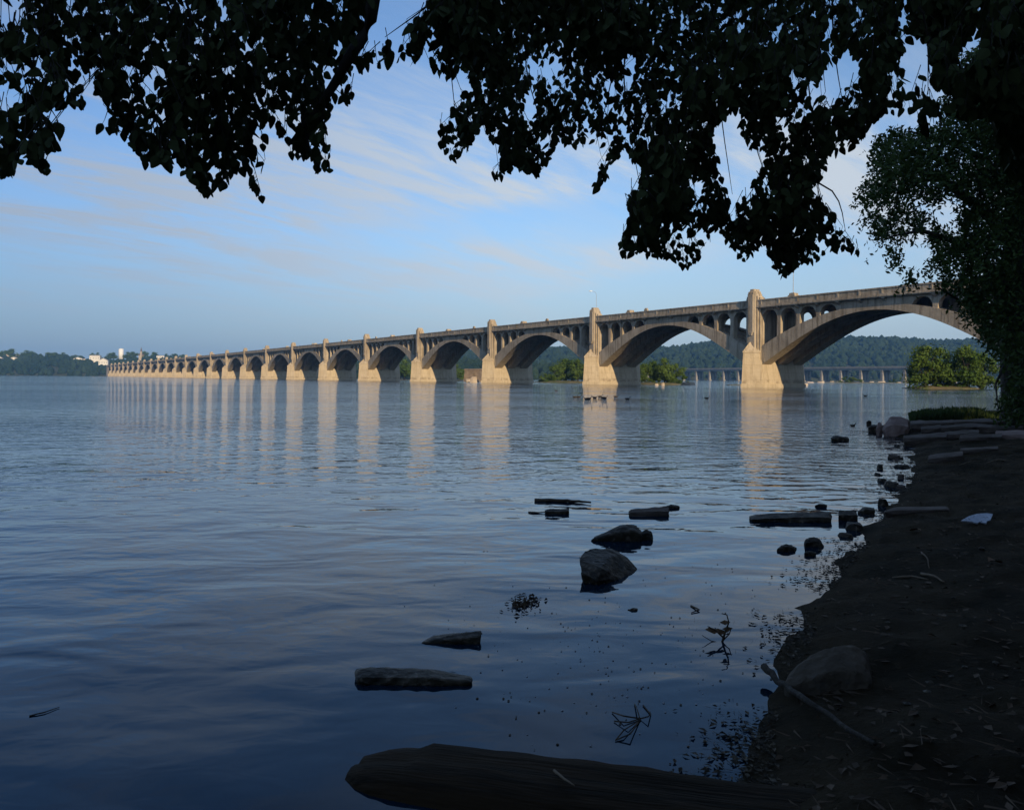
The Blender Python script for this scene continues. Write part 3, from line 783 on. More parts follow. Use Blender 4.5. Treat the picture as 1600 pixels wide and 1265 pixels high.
# ------------------------------------------------------------------ far left shore: houses, tank, steeple, trees
WALLW = noisy('white_siding', (0.66, 0.63, 0.57), (0.74, 0.71, 0.65), 0.5)
WALLT = noisy('tan_wall', (0.40, 0.34, 0.26), (0.48, 0.41, 0.32), 0.5)
ROOFP = noisy('pale_roof', (0.42, 0.38, 0.35), (0.5, 0.46, 0.42), 0.5)
ROOFD = noisy('dark_roof', (0.12, 0.10, 0.09), (0.18, 0.15, 0.13), 0.5)
PANE = noisy('dark_glass', (0.02, 0.025, 0.03), (0.04, 0.05, 0.06), 1, rough=0.1, spec=0.5)
def house(x0, x1, ytop, ybot, Y, label, wall, roof, kind='gable'):
    a, b = at(x0, ybot, Y), at(x1, ybot, Y); t = at((x0 + x1) / 2, ytop, Y).z
    c = (a + b) / 2; w = b.x - a.x; H = t - c.z; d = w * .7
    e = empty('house', c, R(14)); tag(e, label, 'house', 'pale houses on the far left shore')
    wallh = H * (.62 if kind == 'gable' else .85)
    m = MB(); m.box(-w / 2, w / 2, -d / 2, d / 2, -5, wallh)
    if kind == 'gable': m.add([(-w / 2, -d / 2, wallh), (w / 2, -d / 2, wallh), (0, -d / 2, H - .25)], [(0, 1, 2)]); m.add([(-w / 2, d / 2, wallh), (w / 2, d / 2, wallh), (0, d / 2, H - .25)], [(2, 1, 0)])
    m.build('wall', wall, e)
    m = MB()
    if kind == 'gable':
        o = .5
        m.add([(-w / 2 - o, -d / 2 - o, wallh - .3), (0, -d / 2 - o, H), (0, d / 2 + o, H), (-w / 2 - o, d / 2 + o, wallh - .3), (w / 2 + o, -d / 2 - o, wallh - .3), (w / 2 + o, d / 2 + o, wallh - .3),
               (-w / 2 - o, -d / 2 - o, wallh - .6), (0, -d / 2 - o, H - .3), (w / 2 + o, -d / 2 - o, wallh - .6)], [(3, 2, 1, 0), (1, 2, 5, 4), (0, 1, 7, 6), (1, 4, 8, 7)])
    else:
        m.loft([[(-w / 2 - .6, -d / 2 - .6, wallh + .01), (w / 2 + .6, -d / 2 - .6, wallh + .01), (w / 2 + .6, d / 2 + .6, wallh + .01), (-w / 2 - .6, d / 2 + .6, wallh + .01)], [(-w / 3, -.3, H), (w / 3, -.3, H), (w / 3, .3, H), (-w / 3, .3, H)]])
    m.build('roof', roof, e)
    nwin = max(2, int(w / 4))
    for k in range(nwin):
        xx = -w / 2 + w * (k + .5) / nwin
        m = MB(); m.box(xx - .55, xx + .55, -d / 2 - .06, -d / 2 - .003, wallh * .35, wallh * .35 + 1.6); m.build('window', PANE, e)
house(11, 32, 553, 560.5, 1670, 'wide tan house with a pale roof at the far left skyline', WALLT, ROOFP, 'hip')
house(18, 27, 557.5, 561.5, 1600, 'small white gabled house in front of the wide tan one at far left', WALLW, ROOFP)
house(-4, 4, 557, 562, 1600, 'white house cut by the left edge of the photo', WALLW, ROOFP)
house(112, 118, 555.5, 559.5, 1670, 'tiny white house highest among those left of the bridge end', WALLW, ROOFP)
house(117, 129, 558, 564, 1600, 'white gabled house below the tiny highest one', WALLW, ROOFP)
house(129, 136, 560, 564.5, 1590, 'small pale house right of the white gabled house', WALLT, ROOFP)
house(142, 157, 554.5, 562.5, 1600, 'large pale house with pinkish roof left of the bridge end', WALLW, ROOFP, 'hip')
house(156, 169, 559.5, 569, 1560, 'cream house nearest to the left end of the bridge', WALLW, ROOFP)
house(246, 257, 555, 560, 1620, 'long white house above the far bridge deck', WALLW, ROOFD, 'hip')
tk = empty('water_tank', at(189.5, 556, 1700)); tag(tk, 'white cylindrical water tank on the skyline above the far bridge end', 'water tank')
r_ = 3.6 * 1700 / FOC
m = MB(); h0, h1 = at(189, 557, 1700).z - tk.location.z, at(189, 544.5, 1700).z - tk.location.z
ringc = lambda r, z: [(r * math.cos(q), r * math.sin(q), z) for q in [2 * math.pi * k / 20 for k in range(20)]]
m.loft([ringc(r_, h0 - 8), ringc(r_, h1 - .8)]); m.build('tank_shell', LAMPW, tk, True)
m = MB(); m.loft([ringc(r_ + .1, h1 - .8), ringc(r_ * .4, h1)]); m.build('tank_roof', LAMPW, tk, True)
ch = empty('church', at(224, 562, 1640)); tag(ch, 'church with a dark pointed steeple behind the far bridge spans', 'church')
m = MB(); m.box(-7, 3, -5, 5, -4, 9); m.build('nave', WALLT, ch)
m = MB(); m.loft([[(-8, -6, 9.0), (4, -6, 9.0), (4, 6, 9.0), (-8, 6, 9.0)], [(-8, -.2, 13), (4, -.2, 13), (4, .2, 13), (-8, .2, 13)]]); m.build('nave_roof', ROOFD, ch)
m = MB(); m.box(-2.4, .4, -8, -5.1, -4, 17); m.build('tower', WALLT, ch)
m = MB(); m.loft([[(-2.6, -8.2, 17), (.6, -8.2, 17), (.6, -4.9, 17), (-2.6, -4.9, 17)], [(-1.05, -6.6, 26), (-.95, -6.6, 26), (-.95, -6.5, 26), (-1.05, -6.5, 26)]]); m.build('spire', ROOFD, ch)
SKT = [(-12, 550, 1.0, 'dark tree cut by the left photo edge on the far skyline'), (3, 548, .8, 'first whole dark tree from the left on the far skyline'), (9, 546.5, .9, 'dark tree just left of the wide tan house on the far skyline'), (20, 544, .8, 'highest tree behind the roof of the wide tan house'),
    (42, 546.5, 1.3, 'big round dark tree right of the wide tan house'), (50, 548, 1.0, 'dark tree merging with the right side of the big round one'), (76, 550, 1.2, 'leftmost of three dark trees midway along the far skyline'), (87, 550, 1.2, 'middle of three dark trees midway along the far skyline'), (99, 550, 1.3, 'rightmost of three dark trees midway along the far skyline'),
    (118, 554, 1.2, 'low dark tree above the tiny highest white house'), (126, 555, 1.0, 'low dark tree right of the tiny highest white house'), (145, 551, .8, 'small tree rising behind the left end of the large pale house'), (153, 550, .8, 'small tree rising behind the right end of the large pale house'),
    (166, 556, 1.0, 'dark tree above the cream house by the bridge end'), (173, 551, 1.2, 'dark tree second to the left of the white water tank'), (178, 550, 1.1, 'dark tree just left of the white water tank'), (200, 549, 1.2, 'dark tree just right of the white water tank'), (208, 549, 1.3, 'broad dark tree between the water tank and the church'),
    (226, 548, .7, 'narrow dark tree beside the church spire'), (240, 549.5, 1.1, 'round dark tree between the church and the long white house'), (260, 552, 1.0, 'low tree at the right end of the long white house'), (274, 552, 1.2, 'second to last skyline tree above the far bridge deck'), (287, 553, 1.0, 'last skyline tree to the right above the far bridge deck')]
for k, (x, top, wd, lb) in enumerate(SKT):
    plant('tree', x, 562, 1640 + 20 * (k % 3), top, lb, 'tree', 'skyline trees of the far left shore', wd * 1.25, k, 'shore_tree')

# ------------------------------------------------------------------ stones in the water and on the bank
def P(x, y, z=0.0): return gnd(x, y, z)
def pxpts(outline, Yd, depth, g=.55, zmin=-.25):
    """corner points of a stone: its outline in the photo runs from the waterline at distance Yd
    up and back to a top edge; the far side falls away behind"""
    y0 = min(p[1] for p in outline); y1 = max(p[1] for p in outline)
    pts = []
    for x, y in outline:
        t = (y1 - y) / max(y1 - y0, 1e-6)
        p = at(x, y, Yd + depth * g * t); pts.append(p)
        if t > .35:
            q = at(x + (1 if x < 800 else -1) * 0, y + (y1 - y) * .42, Yd + depth * .05); pts.append(q)
            bk = at(x, y, Yd + depth * (g + .45)); bk.z *= .5; pts.append(bk)
    cc = sum(pts, Vector()) / len(pts)
    lo = [Vector((cc.x + (p.x - cc.x) * .76, cc.y + (p.y - cc.y) * .8, zmin)) for p in pts]
    return pts + lo
def pxrock(name, label, outline, Yd, depth, mat, seed, rough=.04, group=None, cat='rock', soft=0):
    if Yd is None:
        Yd = on_ground(sum(p[0] for p in outline) / len(outline), max(p[1] for p in outline)).y
    pts = pxpts(outline, Yd, depth)
    c = sum(pts, Vector()) / len(pts); c.z = 0
    return rock(name, label, [tuple(p - c) for p in pts], c, mat, seed, rough=rough, group=group, cat=cat, soft=soft)
def lower(o, k):
    o.scale = (1, 1, k); return o
RG = 'dark stones standing in the shallow water'
bp_ = [at(*q) for q in ((904, 873, 6.62), (913, 860, 6.85), (925, 855, 6.95), (958, 858, 7.0), (976, 868, 7.0), (998, 889, 6.95), (990, 897, 6.8), (957, 868, 6.8), (941, 886, 6.5), (934, 908, 6.38), (908, 895, 6.45), (974, 906, 6.6))]
bc_ = sum(bp_, Vector()) / len(bp_); bc_.z = 0
bp_ += [Vector((bc_.x + (p.x - bc_.x) * .62, bc_.y + (p.y - bc_.y) * .7, -.25)) for p in bp_]
rock('boulder', 'large dark boulder with a sloping right side standing in the shallows', [tuple(p - bc_) for p in bp_], bc_, ROCK_WET, 1, rough=.028, group=RG, soft=0)
pxrock('flat_rock', 'dark wedge shaped rock behind the large boulder with a low left tip', [(921, 842), (945, 830), (970, 819), (993, 818), (1002, 828), (1004, 838), (960, 844)], 8.1, .35, ROCK_WET, 2, .03, RG)
pxrock('stone', 'small dark stone touching the right end of the wedge shaped rock', [(1000, 832), (1010, 826), (1020, 831), (1014, 838), (1003, 840)], 8.2, .12, ROCK_WET, 3, .04, RG)
pxrock('flat_rock', 'grey topped flat rock with a blunt left end out in the shallows', [(983, 800), (986, 795), (1030, 791), (1045, 793), (1044, 800), (990, 808), (984, 805)], 9.6, .35, ROCK_BROWN, 4, .03, RG)
pxrock('stone', 'thin low stone trailing off the right end of the grey topped flat rock', [(1034, 791), (1050, 787.5), (1062, 790), (1055, 793.5)], 10.2, .1, ROCK_WET, 5, .03, RG)
pxrock('stone', 'short dark slab nearest the left among the stones in the shallows', [(852, 797), (856, 795), (890, 793.5), (890, 801), (862, 803), (853, 801)], 9.7, .18, ROCK_WET, 6, .03, RG)
lower(pxrock('flat_rock', 'broad dark slab with a long pointed left end near the right bank', [(1172, 805), (1200, 798), (1240, 794), (1296, 793), (1300, 800), (1298, 812), (1250, 818), (1205, 813)], 9.25, .4, ROCK_WET, 7, .025, RG), .72)
pxrock('stone', 'square dark stone between the broad slab and the bank', [(1310, 798), (1312, 796), (1338, 797), (1340, 811), (1326, 814), (1311, 809)], 9.4, .25, ROCK_WET, 8, .03, RG)
pxrock('stone', 'rounded dark stone against the bank right of the square stone', [(1340, 798), (1352, 791), (1366, 793), (1366, 801), (1342, 803)], 9.9, .2, ROCK_WET, 9, .04, RG)
pxrock('stone', 'small round dark stone in front of the broad slab', [(1215, 856), (1225, 850), (1238, 850), (1244, 856), (1235, 860), (1220, 860)], 7.7, .12, ROCK_WET, 10, .06, RG)
pxrock('stone', 'dark triangular stone just right of the small round one', [(1257, 845), (1262, 838), (1276, 838), (1290, 854), (1280, 856), (1260, 854)], 7.9, .14, ROCK_WET, 11, .05, RG)
pxrock('stone', 'tiny flat stone below the dark triangular stone', [(1258, 863), (1266, 860), (1276, 862), (1270, 866)], 7.5, .06, ROCK_WET, 12, .04, RG)
pxrock('stone', 'low stone awash behind the broad slab', [(1273, 789), (1280, 786.5), (1292, 787), (1293, 790)], 10.4, .1, ROCK_WET, 13, .03, RG)
lower(pxrock('wet_slab', 'thick slanting slab with wet shining top nearest the log', [(555, 1046), (560, 1040), (600, 1036), (660, 1041), (720, 1050), (738, 1056), (725, 1066), (660, 1072), (580, 1066), (556, 1058)], 4.28, .22, ROCK_WET, 14, .03, 'wet slabs just breaking the surface', soft=2), .72)
lower(pxrock('wet_slab', 'thin slab just breaking the surface behind the thick slanting one', [(655, 1002), (680, 992), (720, 984), (752, 978), (745, 986), (715, 998), (670, 1006)], 4.95, .16, ROCK_WET, 15, .03, 'wet slabs just breaking the surface', soft=2), .72)
pxrock('stone', 'tiny dark stone beside the reflection of the large boulder', [(980, 951), (988, 948), (996, 950), (990, 954)], 5.7, .05, ROCK_WET, 16, .04, RG)
bo = pxrock('boulder', 'large pale rounded boulder at the water edge with a branch before it', [(1224, 1075), (1232, 1052), (1262, 1026), (1300, 1006), (1330, 1003), (1352, 1015), (1362, 1045), (1358, 1090), (1310, 1108), (1250, 1100)], 4.05, .38, ROCK_PALE, 17, .03, soft=3)
pxrock('boulder', 'pinkish boulder at the point of the far ledge', [(1378, 672), (1384, 658), (1392, 651), (1408, 651), (1420, 656), (1422, 676), (1405, 682), (1386, 680)], 23.5, 1.2, ROCK_PINK, 18, .04, soft=1)
pxrock('stone', 'small upright pinkish stone left of the pinkish boulder', [(1368, 672), (1372, 659), (1378, 660), (1380, 673), (1374, 677)], 24.0, .3, ROCK_PINK, 19, .05)
pxrock('stone', 'dark low stone at the far tip of the ledge', [(1357, 666), (1362, 663), (1370, 663), (1370, 669), (1360, 670)], 25, .4, ROCK_WET, 20, .05)
pxrock('flat_rock', 'low dark rock alone in the river left of the pinkish boulder', [(1299, 683), (1306, 680), (1322, 681), (1327, 684), (1318, 687), (1302, 687)], 21.5, .4, ROCK_WET, 21, .04)
pxrock('stone', 'tiny rock in the river above the low dark lone rock', [(1354, 658), (1358, 656.5), (1362, 658), (1358, 660)], 29, .2, ROCK_WET, 22, .04)
for k, (x, y, w, h, lb) in enumerate([(1398, 716, .42, .14, 'flat brown stone in the inlet below the ledge'), (1408, 717, .12, .06, 'small stone right of the flat brown stone in the inlet'), (1375, 733, .14, .16, 'round dark stone furthest out in the inlet'),
        (1409, 730, .36, .10, 'dark stone beside the bank in the middle of the inlet'), (1408, 747, .18, .13, 'squarish dark stone at the inlet edge'), (1379, 752, .24, .08, 'low stone in front of the round one in the inlet'),
        (1393, 760, .34, .14, 'larger dark stone at the mouth of the inlet'), (1371, 742, .14, .07, 'tiny stone left of the squarish one in the inlet'), (1408, 763, .22, .1, 'brown stone half buried in the bank by the inlet'),
        (1402, 698, .16, .07, 'tiny stone below the reflection of the pinkish boulder'), (1380, 790, .20, .16, 'upright brown stone at the bank near the square dark stone'), (1335, 826, .30, .12, 'brown stone on the muddy edge below the square stone'), (1322, 838, .18, .06, 'small flat stone on the muddy edge below the brown one')]):
    p = P(x, y); p.z = 0
    rock('stone', lb, lump(w * (.8 + .5 * ((k * 7) % 5) / 5), w * .7, h * .62, k + 80, 12), p, ROCK_WET if k % 4 else ROCK_BROWN, k + 80, rnd.uniform(0, 3), .05, 'small stones in the inlet below the ledge', 2)
# ledge strata
LG = 'flat strata of the rock ledge at the far bank'
def slab_outline(x0, x1, y0, y1, tilt, seed):
    r = random.Random(seed); n = 5
    up = [(x0 + (x1 - x0) * k / n, y0 + tilt * k / n + r.uniform(-1, 1)) for k in range(n + 1)]
    dn = [(x0 + (x1 - x0) * k / n, y1 + tilt * k / n + r.uniform(-1, 1)) for k in range(n, -1, -1)]
    return up + dn
for k, (x0, x1, y0, y1, tl, dep, lb) in enumerate([
    (1424, 1490, 659, 667, -3, 2.2, 'left top slab of the rock ledge just below the grass'),
    (1484, 1566, 656, 664, -1, 2.6, 'long middle top slab of the rock ledge below the grass'),
    (1560, 1612, 655, 663, 1, 2.0, 'right top slab of the rock ledge beside the tree trunk'),
    (1440, 1470, 667, 674, -2, 1.2, 'short left slab in the second layer of the ledge'),
    (1456, 1535, 666, 673, -4, 1.6, 'pale edged slab in the second layer of the ledge'),
    (1528, 1600, 663, 672, 1, 1.8, 'broad right slab in the second layer of the ledge'),
    (1412, 1480, 680, 688, -3, 1.2, 'low slab of the ledge where it meets the inlet water'),
    (1476, 1530, 675, 683, -2, 1.2, 'middle slab in the third layer of the ledge'),
    (1500, 1566, 681, 687, -3, .8, 'greyish slab lying in front of the third layer'),
    (1556, 1610, 673, 682, 1, 1.2, 'right slab in the third layer of the ledge'),
    (1450, 1505, 712, 720, -8, .9, 'brown slanting slab in the mud below the ledge'),
    (1500, 1560, 700, 706, -3, .9, 'thin slab half buried in the mud below the ledge')]):
    o = pxrock('ledge_rock', lb, slab_outline(x0, x1, y0 - 1, y1 + 2, tl, k), None, dep, ROCK_BROWN if k % 3 else ROCK_PINK if k == 9 else ROCK_BROWN, 30 + k, .02, LG); o['kind'] = 'thing'
pxrock('flat_slab', 'long flat grey slab lying at the edge of the mud bank', [(1382, 797), (1400, 791), (1478, 790), (1484, 794), (1440, 800), (1395, 803)], None, .5, ROCK_BROWN, 40, .01)['kind'] = 'thing'

# pale flake
fp = on_ground(1530, 816)
m = MB()
pts = [(-.21, -.02), (-.13, -.03), (-.09, -.05), (-.05, -.035), (-.01, -.055), (.03, -.03), (.08, -.02), (.21, .05), (.16, .06), (.06, .055), (-.06, .03)]
top = [(x, y, .02 + .06 * (y + .05)) for x, y in pts]; bot = [(x, y, z - .012) for x, y, z in top]
m.loft([bot, top]); o = m.build('stone_flake', FLAKE, loc=fp + Vector((0, 0, .02))); o.rotation_euler = (R(12), 0, R(8)); o.scale = (1.15, 2.2, 1)
tag(o, 'pale bluish flake of stone lying on the dark mud', 'stone')
def curled_leaf(x, y, label, s, rz):
    p = on_ground(x, y, .012)
    v = []; f = []
    for i in range(7):
        t = i / 6; w = .34 * math.sin(math.pi * min(t * .95 + .04, 1)) ** .8
        for k in (-1, -.4, .4, 1): v.append((t - .5, k * w, .12 * abs(k) + .08 * math.sin(t * 5)))
    for i in range(6):
        for j in range(3): f.append((i * 4 + j, (i + 1) * 4 + j, (i + 1) * 4 + j + 1, i * 4 + j + 1))
    o = link('fallen_leaf', mesh('fallen_leaf', [(a * s, b * s, c * s) for a, b, c in v], f, True), BROWNLEAF, None, p); o.rotation_euler = (0.1, 0.1, rz)
    return tag(o, label, 'leaf')
curled_leaf(1555, 882, 'curled brown fallen leaf on the mud below the pale flake', .15, .4)
curled_leaf(1430, 832, 'curled pale brown leaf on the mud left of the pale flake', .13, 2.0)

# sticks
def stick(label, pts, rad, mat=TWIG, name='stick', side=None, group=None):
    pts = [Vector(p) for p in pts]; c = pts[0].copy()
    m = MB()
    # bend and knot the stick a little
    q = []
    for a, b in zip(pts, pts[1:]):
        for k in range(4): q.append(a.lerp(b, k / 4))
    q.append(pts[-1])
    L = (pts[-1] - pts[0]).length
    q = [p + Vector((noise.noise((i * .7, L, 1)), noise.noise((i * .7, L, 5)), noise.noise((i * .7, L, 9)) * .5)) * L * .018 for i, p in enumerate(q)]
    m.tube([p - c for p in q], [rad * (1 - .55 * i / (len(q) - 1)) * (1 + .15 * noise.noise((i * 1.3, L, 2))) for i in range(len(q))], 7)
    for s in side or []:
        m.tube([Vector(p) - c for p in s], [rad * .5, rad * .4, rad * .2][:len(s)] if len(s) <= 3 else rad * .4, 5)
    return tag(m.build(name, mat, smooth=True, loc=c), label, 'stick' if name != 'log' else 'log', group)
stick('forked thick branch slanting across the front of the pale boulder', [on_ground(1194, 1062, .07), on_ground(1215, 1078, .05), on_ground(1262, 1110, .04), on_ground(1300, 1132, .035), on_ground(1365, 1172, .02)], .020, BARK, 'branch')
stick('long knotted stick floating behind the flat rocks', [P(836, 781, .012), P(880, 782, .02), P(905, 783, .02), P(923, 784.5, .022)], .028, TWIG)
stick('thin bent stick trailing left of the short dark slab', [P(826, 800, .004), P(842, 800.5, .01), P(862, 799, .02)], .012, TWIG)
stick('small v shaped twig floating in the calm water', [P(1080, 946, .004), P(1093, 952, .01), P(1080, 957, .004)], .007, TWIG)
stick('lone thin stick floating at the far lower left', [P(46, 1118, .003), P(70, 1112, .006), P(93, 1104, .004)], .004, TWIG)
for k, (x0, y0, x1, y1, lb) in enumerate([(1440, 865, 1452, 890, 'curved pale twig on the dark mud below the flat slab'), (1540, 725, 1575, 720, 'pale stick on the mud below the ledge'), (1500, 728, 1535, 722, 'thin pale stick left of the longer one below the ledge'),
        (1440, 900, 1475, 912, 'thin twig lying on the shaded mud'), (1545, 700, 1590, 694, 'grey stick lying on the ledge mud at right'), (1395, 905, 1450, 908, 'long thin twig on the shaded mud near the water')]):
    a, b = on_ground(x0, y0, .012), on_ground(x1, y1, .012); c = on_ground((x0 + x1) / 2 + 3, (y0 + y1) / 2 - 2, .02)
    stick(lb, [a, c, b], .008 + .004 * (k % 2), STICK, group='sticks scattered on the mud')
# twig with seed heads standing in the water
tw = P(1128, 1002); m = MB()
def up(x, y, Y=tw.y): return at(x, y, Y) - tw
m.tube([up(1128, 1006), up(1133, 988), up(1139, 972), up(1136, 960), up(1128, 958)], [.008, .007, .005, .004, .003], 5)
m.tube([up(1131, 996), up(1118, 984), up(1106, 978)], [.006, .005, .003], 5)
m.tube([up(1130, 1000), up(1140, 990), up(1143, 980)], [.005, .004, .003], 5)
m.tube([up(1127, 1004), up(1112, 1001), up(1097, 992)], [.004, .003, .002], 5)
pl = empty('drowned_twig', tw); tag(pl, 'branched twig with dead leaves standing out of the calm water', 'twig')
m.build('stem', TWIG, pl, True)
m = MB()
for x, y in ((1110, 983), (1122, 985), (1128, 987), (1116, 986), (1133, 972), (1137, 982)):
    p = up(x, y) ; m.add([p + Vector((-.035, 0, 0)), p + Vector((0, -.01, -.014)), p + Vector((.035, 0, .004)), p + Vector((0, .012, .012))], [(0, 1, 2), (0, 2, 3)])
m.build('dead_leaves', BROWNLEAF, pl)
tw2 = P(1000, 1128); m = MB()
def up2(x, y): return at(x, y, tw2.y) - tw2
for path in ([(1001, 1122), (975, 1118), (957, 1112)], [(1001, 1122), (982, 1128), (960, 1126)], [(1000, 1122), (996, 1108), (992, 1099)], [(1001, 1122), (1013, 1119), (1017, 1115), (1005, 1101)], [(1001, 1124), (975, 1140), (962, 1156)], [(999, 1126), (985, 1146), (964, 1155)]):
    m.tube([P(x, y, .004 + .02 * (k == 1)) - tw2 for k, (x, y) in enumerate(path)], .0035, 4)
o = m.build('floating_twig', TWIG, loc=tw2); tag(o, 'bare many branched twig floating in front of the log', 'twig')

# log
lg_a, lg_b = gnd(556, 1200, .0), gnd(1300, 1312, .0)
lg_b = lg_a + (lg_b - lg_a) * 1.5; lg_b.z = .03
lg_a.z = -.015
ax = (lg_b - lg_a); LL = ax.length
m = MB(); rings = []
for i in range(41):
    t = i / 40
    rr_ = []
    taper = .55 + .45 * min(1, t / .06) ** .6
    for k in range(20):
        q = 2 * math.pi * k / 20
        c, s = math.cos(q), math.sin(q)
        # squared, split timber with a rounded end
        e = 1 / (abs(c) ** 4 + abs(s) ** 4) ** .25
        r = .5 * (1 + e) * (1 + .13 * noise.noise((t * 5, c * 1.3, s * 1.3)) + .05 * noise.noise((t * 22, c * 4, s * 4)) - (.25 if t < .09 and s > .1 and c > -.3 else 0))
        groove = -.025 * max(0, math.cos((q - 1.15) * 6)) if .8 < q < 1.5 else 0
        rr_.append((t * LL, (c * .215 * taper) * r, (s * .082 * taper + groove) * r))
    rings.append(rr_)
m.loft(rings)
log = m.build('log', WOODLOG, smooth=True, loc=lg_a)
log.rotation_euler = (R(6), -math.asin(ax.z / LL), math.atan2(ax.y, ax.x))
tag(log, 'big dark waterlogged timber lying half sunk along the bottom of the photo', 'log')
stick('short pale twig lying on the dark log', [at(866, 1203, 3.2), at(882, 1216, 3.12), at(897, 1226, 3.06)], .006, STICK)

# ------------------------------------------------------------------ ducks
def duck_mesh():
    m = MB(); rings = []
    for x, z, w, h in [(-.24, .11, .012, .01), (-.19, .085, .05, .035), (-.12, .05, .085, .07), (-.02, .04, .10, .085), (.08, .045, .085, .08), (.13, .08, .055, .06), (.155, .13, .034, .04), (.17, .175, .036, .036), (.195, .20, .038, .034), (.225, .20, .030, .026), (.25, .19, .016, .009), (.285, .183, .012, .005)]:
        rings.append([(x + (.02 * math.sin(q) if x > .12 and x < .18 else 0), w * math.cos(q), z + h * math.sin(q)) for q in [2 * math.pi * k / 10 for k in range(10)]])
    m.loft(rings)
    return mesh('duck', m.v, m.f, True)
DK = duck_mesh()
for k, (x, y, a, lb) in enumerate([(869, 611, 2.9, 'lone dark duck swimming left of the main flock near the third pier'), (899, 621, .2, 'leftmost duck of the flock by the second pier'), (905, 621, .1, 'duck second from the left of the flock by the second pier'),
        (916, 624, 2.8, 'dark duck low in the flock below the second pier'), (921, 623.5, .3, 'duck close right of the low dark duck in the flock'), (929, 622, 3.0, 'duck in the middle of the flock on the pier reflection'),
        (938, 620.5, .2, 'left duck of the tight cluster on the pier reflection'), (942, 622, 2.9, 'middle duck of the tight cluster on the pier reflection'), (945.5, 623, .4, 'right duck of the tight cluster on the pier reflection'),
        (963, 620.5, .1, 'duck at the right edge of the lit pier reflection'), (981, 624, .2, 'rightmost duck of the flock in the dark reflection'), (1105, 623, .1, 'single duck swimming between the two nearest piers'), (1352, 619, 3.0, 'single small duck in front of the right island'), (1333, 666, .2, 'nearest duck beside the far tip of the ledge')]):
    o = link('duck', DK, DUCK, None, gnd(x, y)); o.rotation_euler = (0, 0, a); o.scale = (1.05,) * 3 if x != 1333 else (.55,) * 3
    tag(o, lb, 'duck', 'dark ducks swimming in front of the bridge')

# ------------------------------------------------------------------ shoreline litter, floating specks, mud litter, grass
m = MB(); rr = random.Random(5)
cnt = 0
while cnt < 4200:
    k = rr.randrange(9, 30); (ax_, ay_), (bx_, by_) = SHORE[k], SHORE[k + 1]
    t = rr.random(); x = ax_ + (bx_ - ax_) * t; y = ay_ + (by_ - ay_) * t
    if y < 2.4 or y > 26: continue
    if noise.noise((x * .8, y * .8, 4)) < -.12 + .2 * rr.random(): continue
    off = -abs(rr.gauss(0, .22)) * (0.6 + y * .05) + .06
    nx_, ny_ = -(by_ - ay_), (bx_ - ax_); ln = math.hypot(nx_, ny_)
    x += nx_ / ln * off; y += ny_ / ln * off
    z = max(0.004, ground_z(x, y) + .004)
    s = rr.uniform(.008, .034) * (.7 + y * .04); a = rr.uniform(0, 6.28); c, sn = math.cos(a) * s, math.sin(a) * s
    if rr.random() < .5:
        m.add([(x - c, y - sn, z), (x + sn * .4, y - c * .4, z + .006), (x + c, y + sn, z + .003), (x - sn * .4, y + c * .4, z + .014 * rr.random())], [(0, 1, 2), (0, 2, 3)])
    else:
        m.add([(x - c, y - sn, z), (x - c + .004, y - sn + .004, z), (x + c, y + sn, z + rr.random() * s * .7)], [(0, 1, 2)])
    cnt += 1
tag(m.build('shoreline_litter', DRIFT), 'dark drift of weed, leaf bits and twigs along the water edge', 'litter', kind='stuff')
m = MB()
for k in range(150):
    x, y = rr.uniform(720, 1330), rr.uniform(840, 1210)
    p = P(x, y, .003); s = rr.uniform(.003, .009)
    if shore_dist(p.x, p.y) > -.05: continue
    m.add([p + Vector((s * math.cos(q), s * math.sin(q), 0)) for q in (0, 1.05, 2.1, 3.14, 4.2, 5.2)] + [p + Vector((0, 0, s * .6))], [(0, 1, 6), (1, 2, 6), (2, 3, 6), (3, 4, 6), (4, 5, 6), (5, 0, 6)])
tag(m.build('floating_specks', TWIG), 'scattered specks floating on the calm shallows', 'specks', kind='stuff')
m = MB()
for k in range(170):
    x, y = rr.gauss(930, 130), rr.gauss(1010, 75)
    p = P(x, y, .002); s = rr.uniform(.002, .0075)
    if y < 800 or shore_dist(p.x, p.y) > -.05: continue
    m.add([p + Vector((s * math.cos(q), s * math.sin(q), 0)) for q in (0, 1.05, 2.1, 3.14, 4.2, 5.2)] + [p + Vector((0, 0, s * .7))], [(0, 1, 6), (1, 2, 6), (2, 3, 6), (3, 4, 6), (4, 5, 6), (5, 0, 6)])
tag(m.build('foam_bubbles', FOAM), 'pale foam bubbles drifting on the calm shallows', 'foam', kind='stuff')
cl_ = P(818, 945); m = MB()
for k in range(160):
    x, y = rr.gauss(818, 12), rr.gauss(944, 7)
    p = P(x, y, .004) - cl_; s = rr.uniform(.008, .026); a = rr.uniform(0, 6.28)
    m.add([p + Vector((-s * math.cos(a), -s * math.sin(a), 0)), p + Vector((s * .5 * math.sin(a), -s * .5 * math.cos(a), .004)), p + Vector((s * math.cos(a), s * math.sin(a), .002)), p + Vector((0, 0, s * rr.uniform(.3, 1.1)))], [(0, 1, 3), (1, 2, 3), (2, 0, 3)])
tag(m.build('weed_clump', TWIG, loc=cl_), 'clump of weed and foam just breaking the surface left of the boulder', 'weed', kind='stuff')
m = MB(); cnt = 0
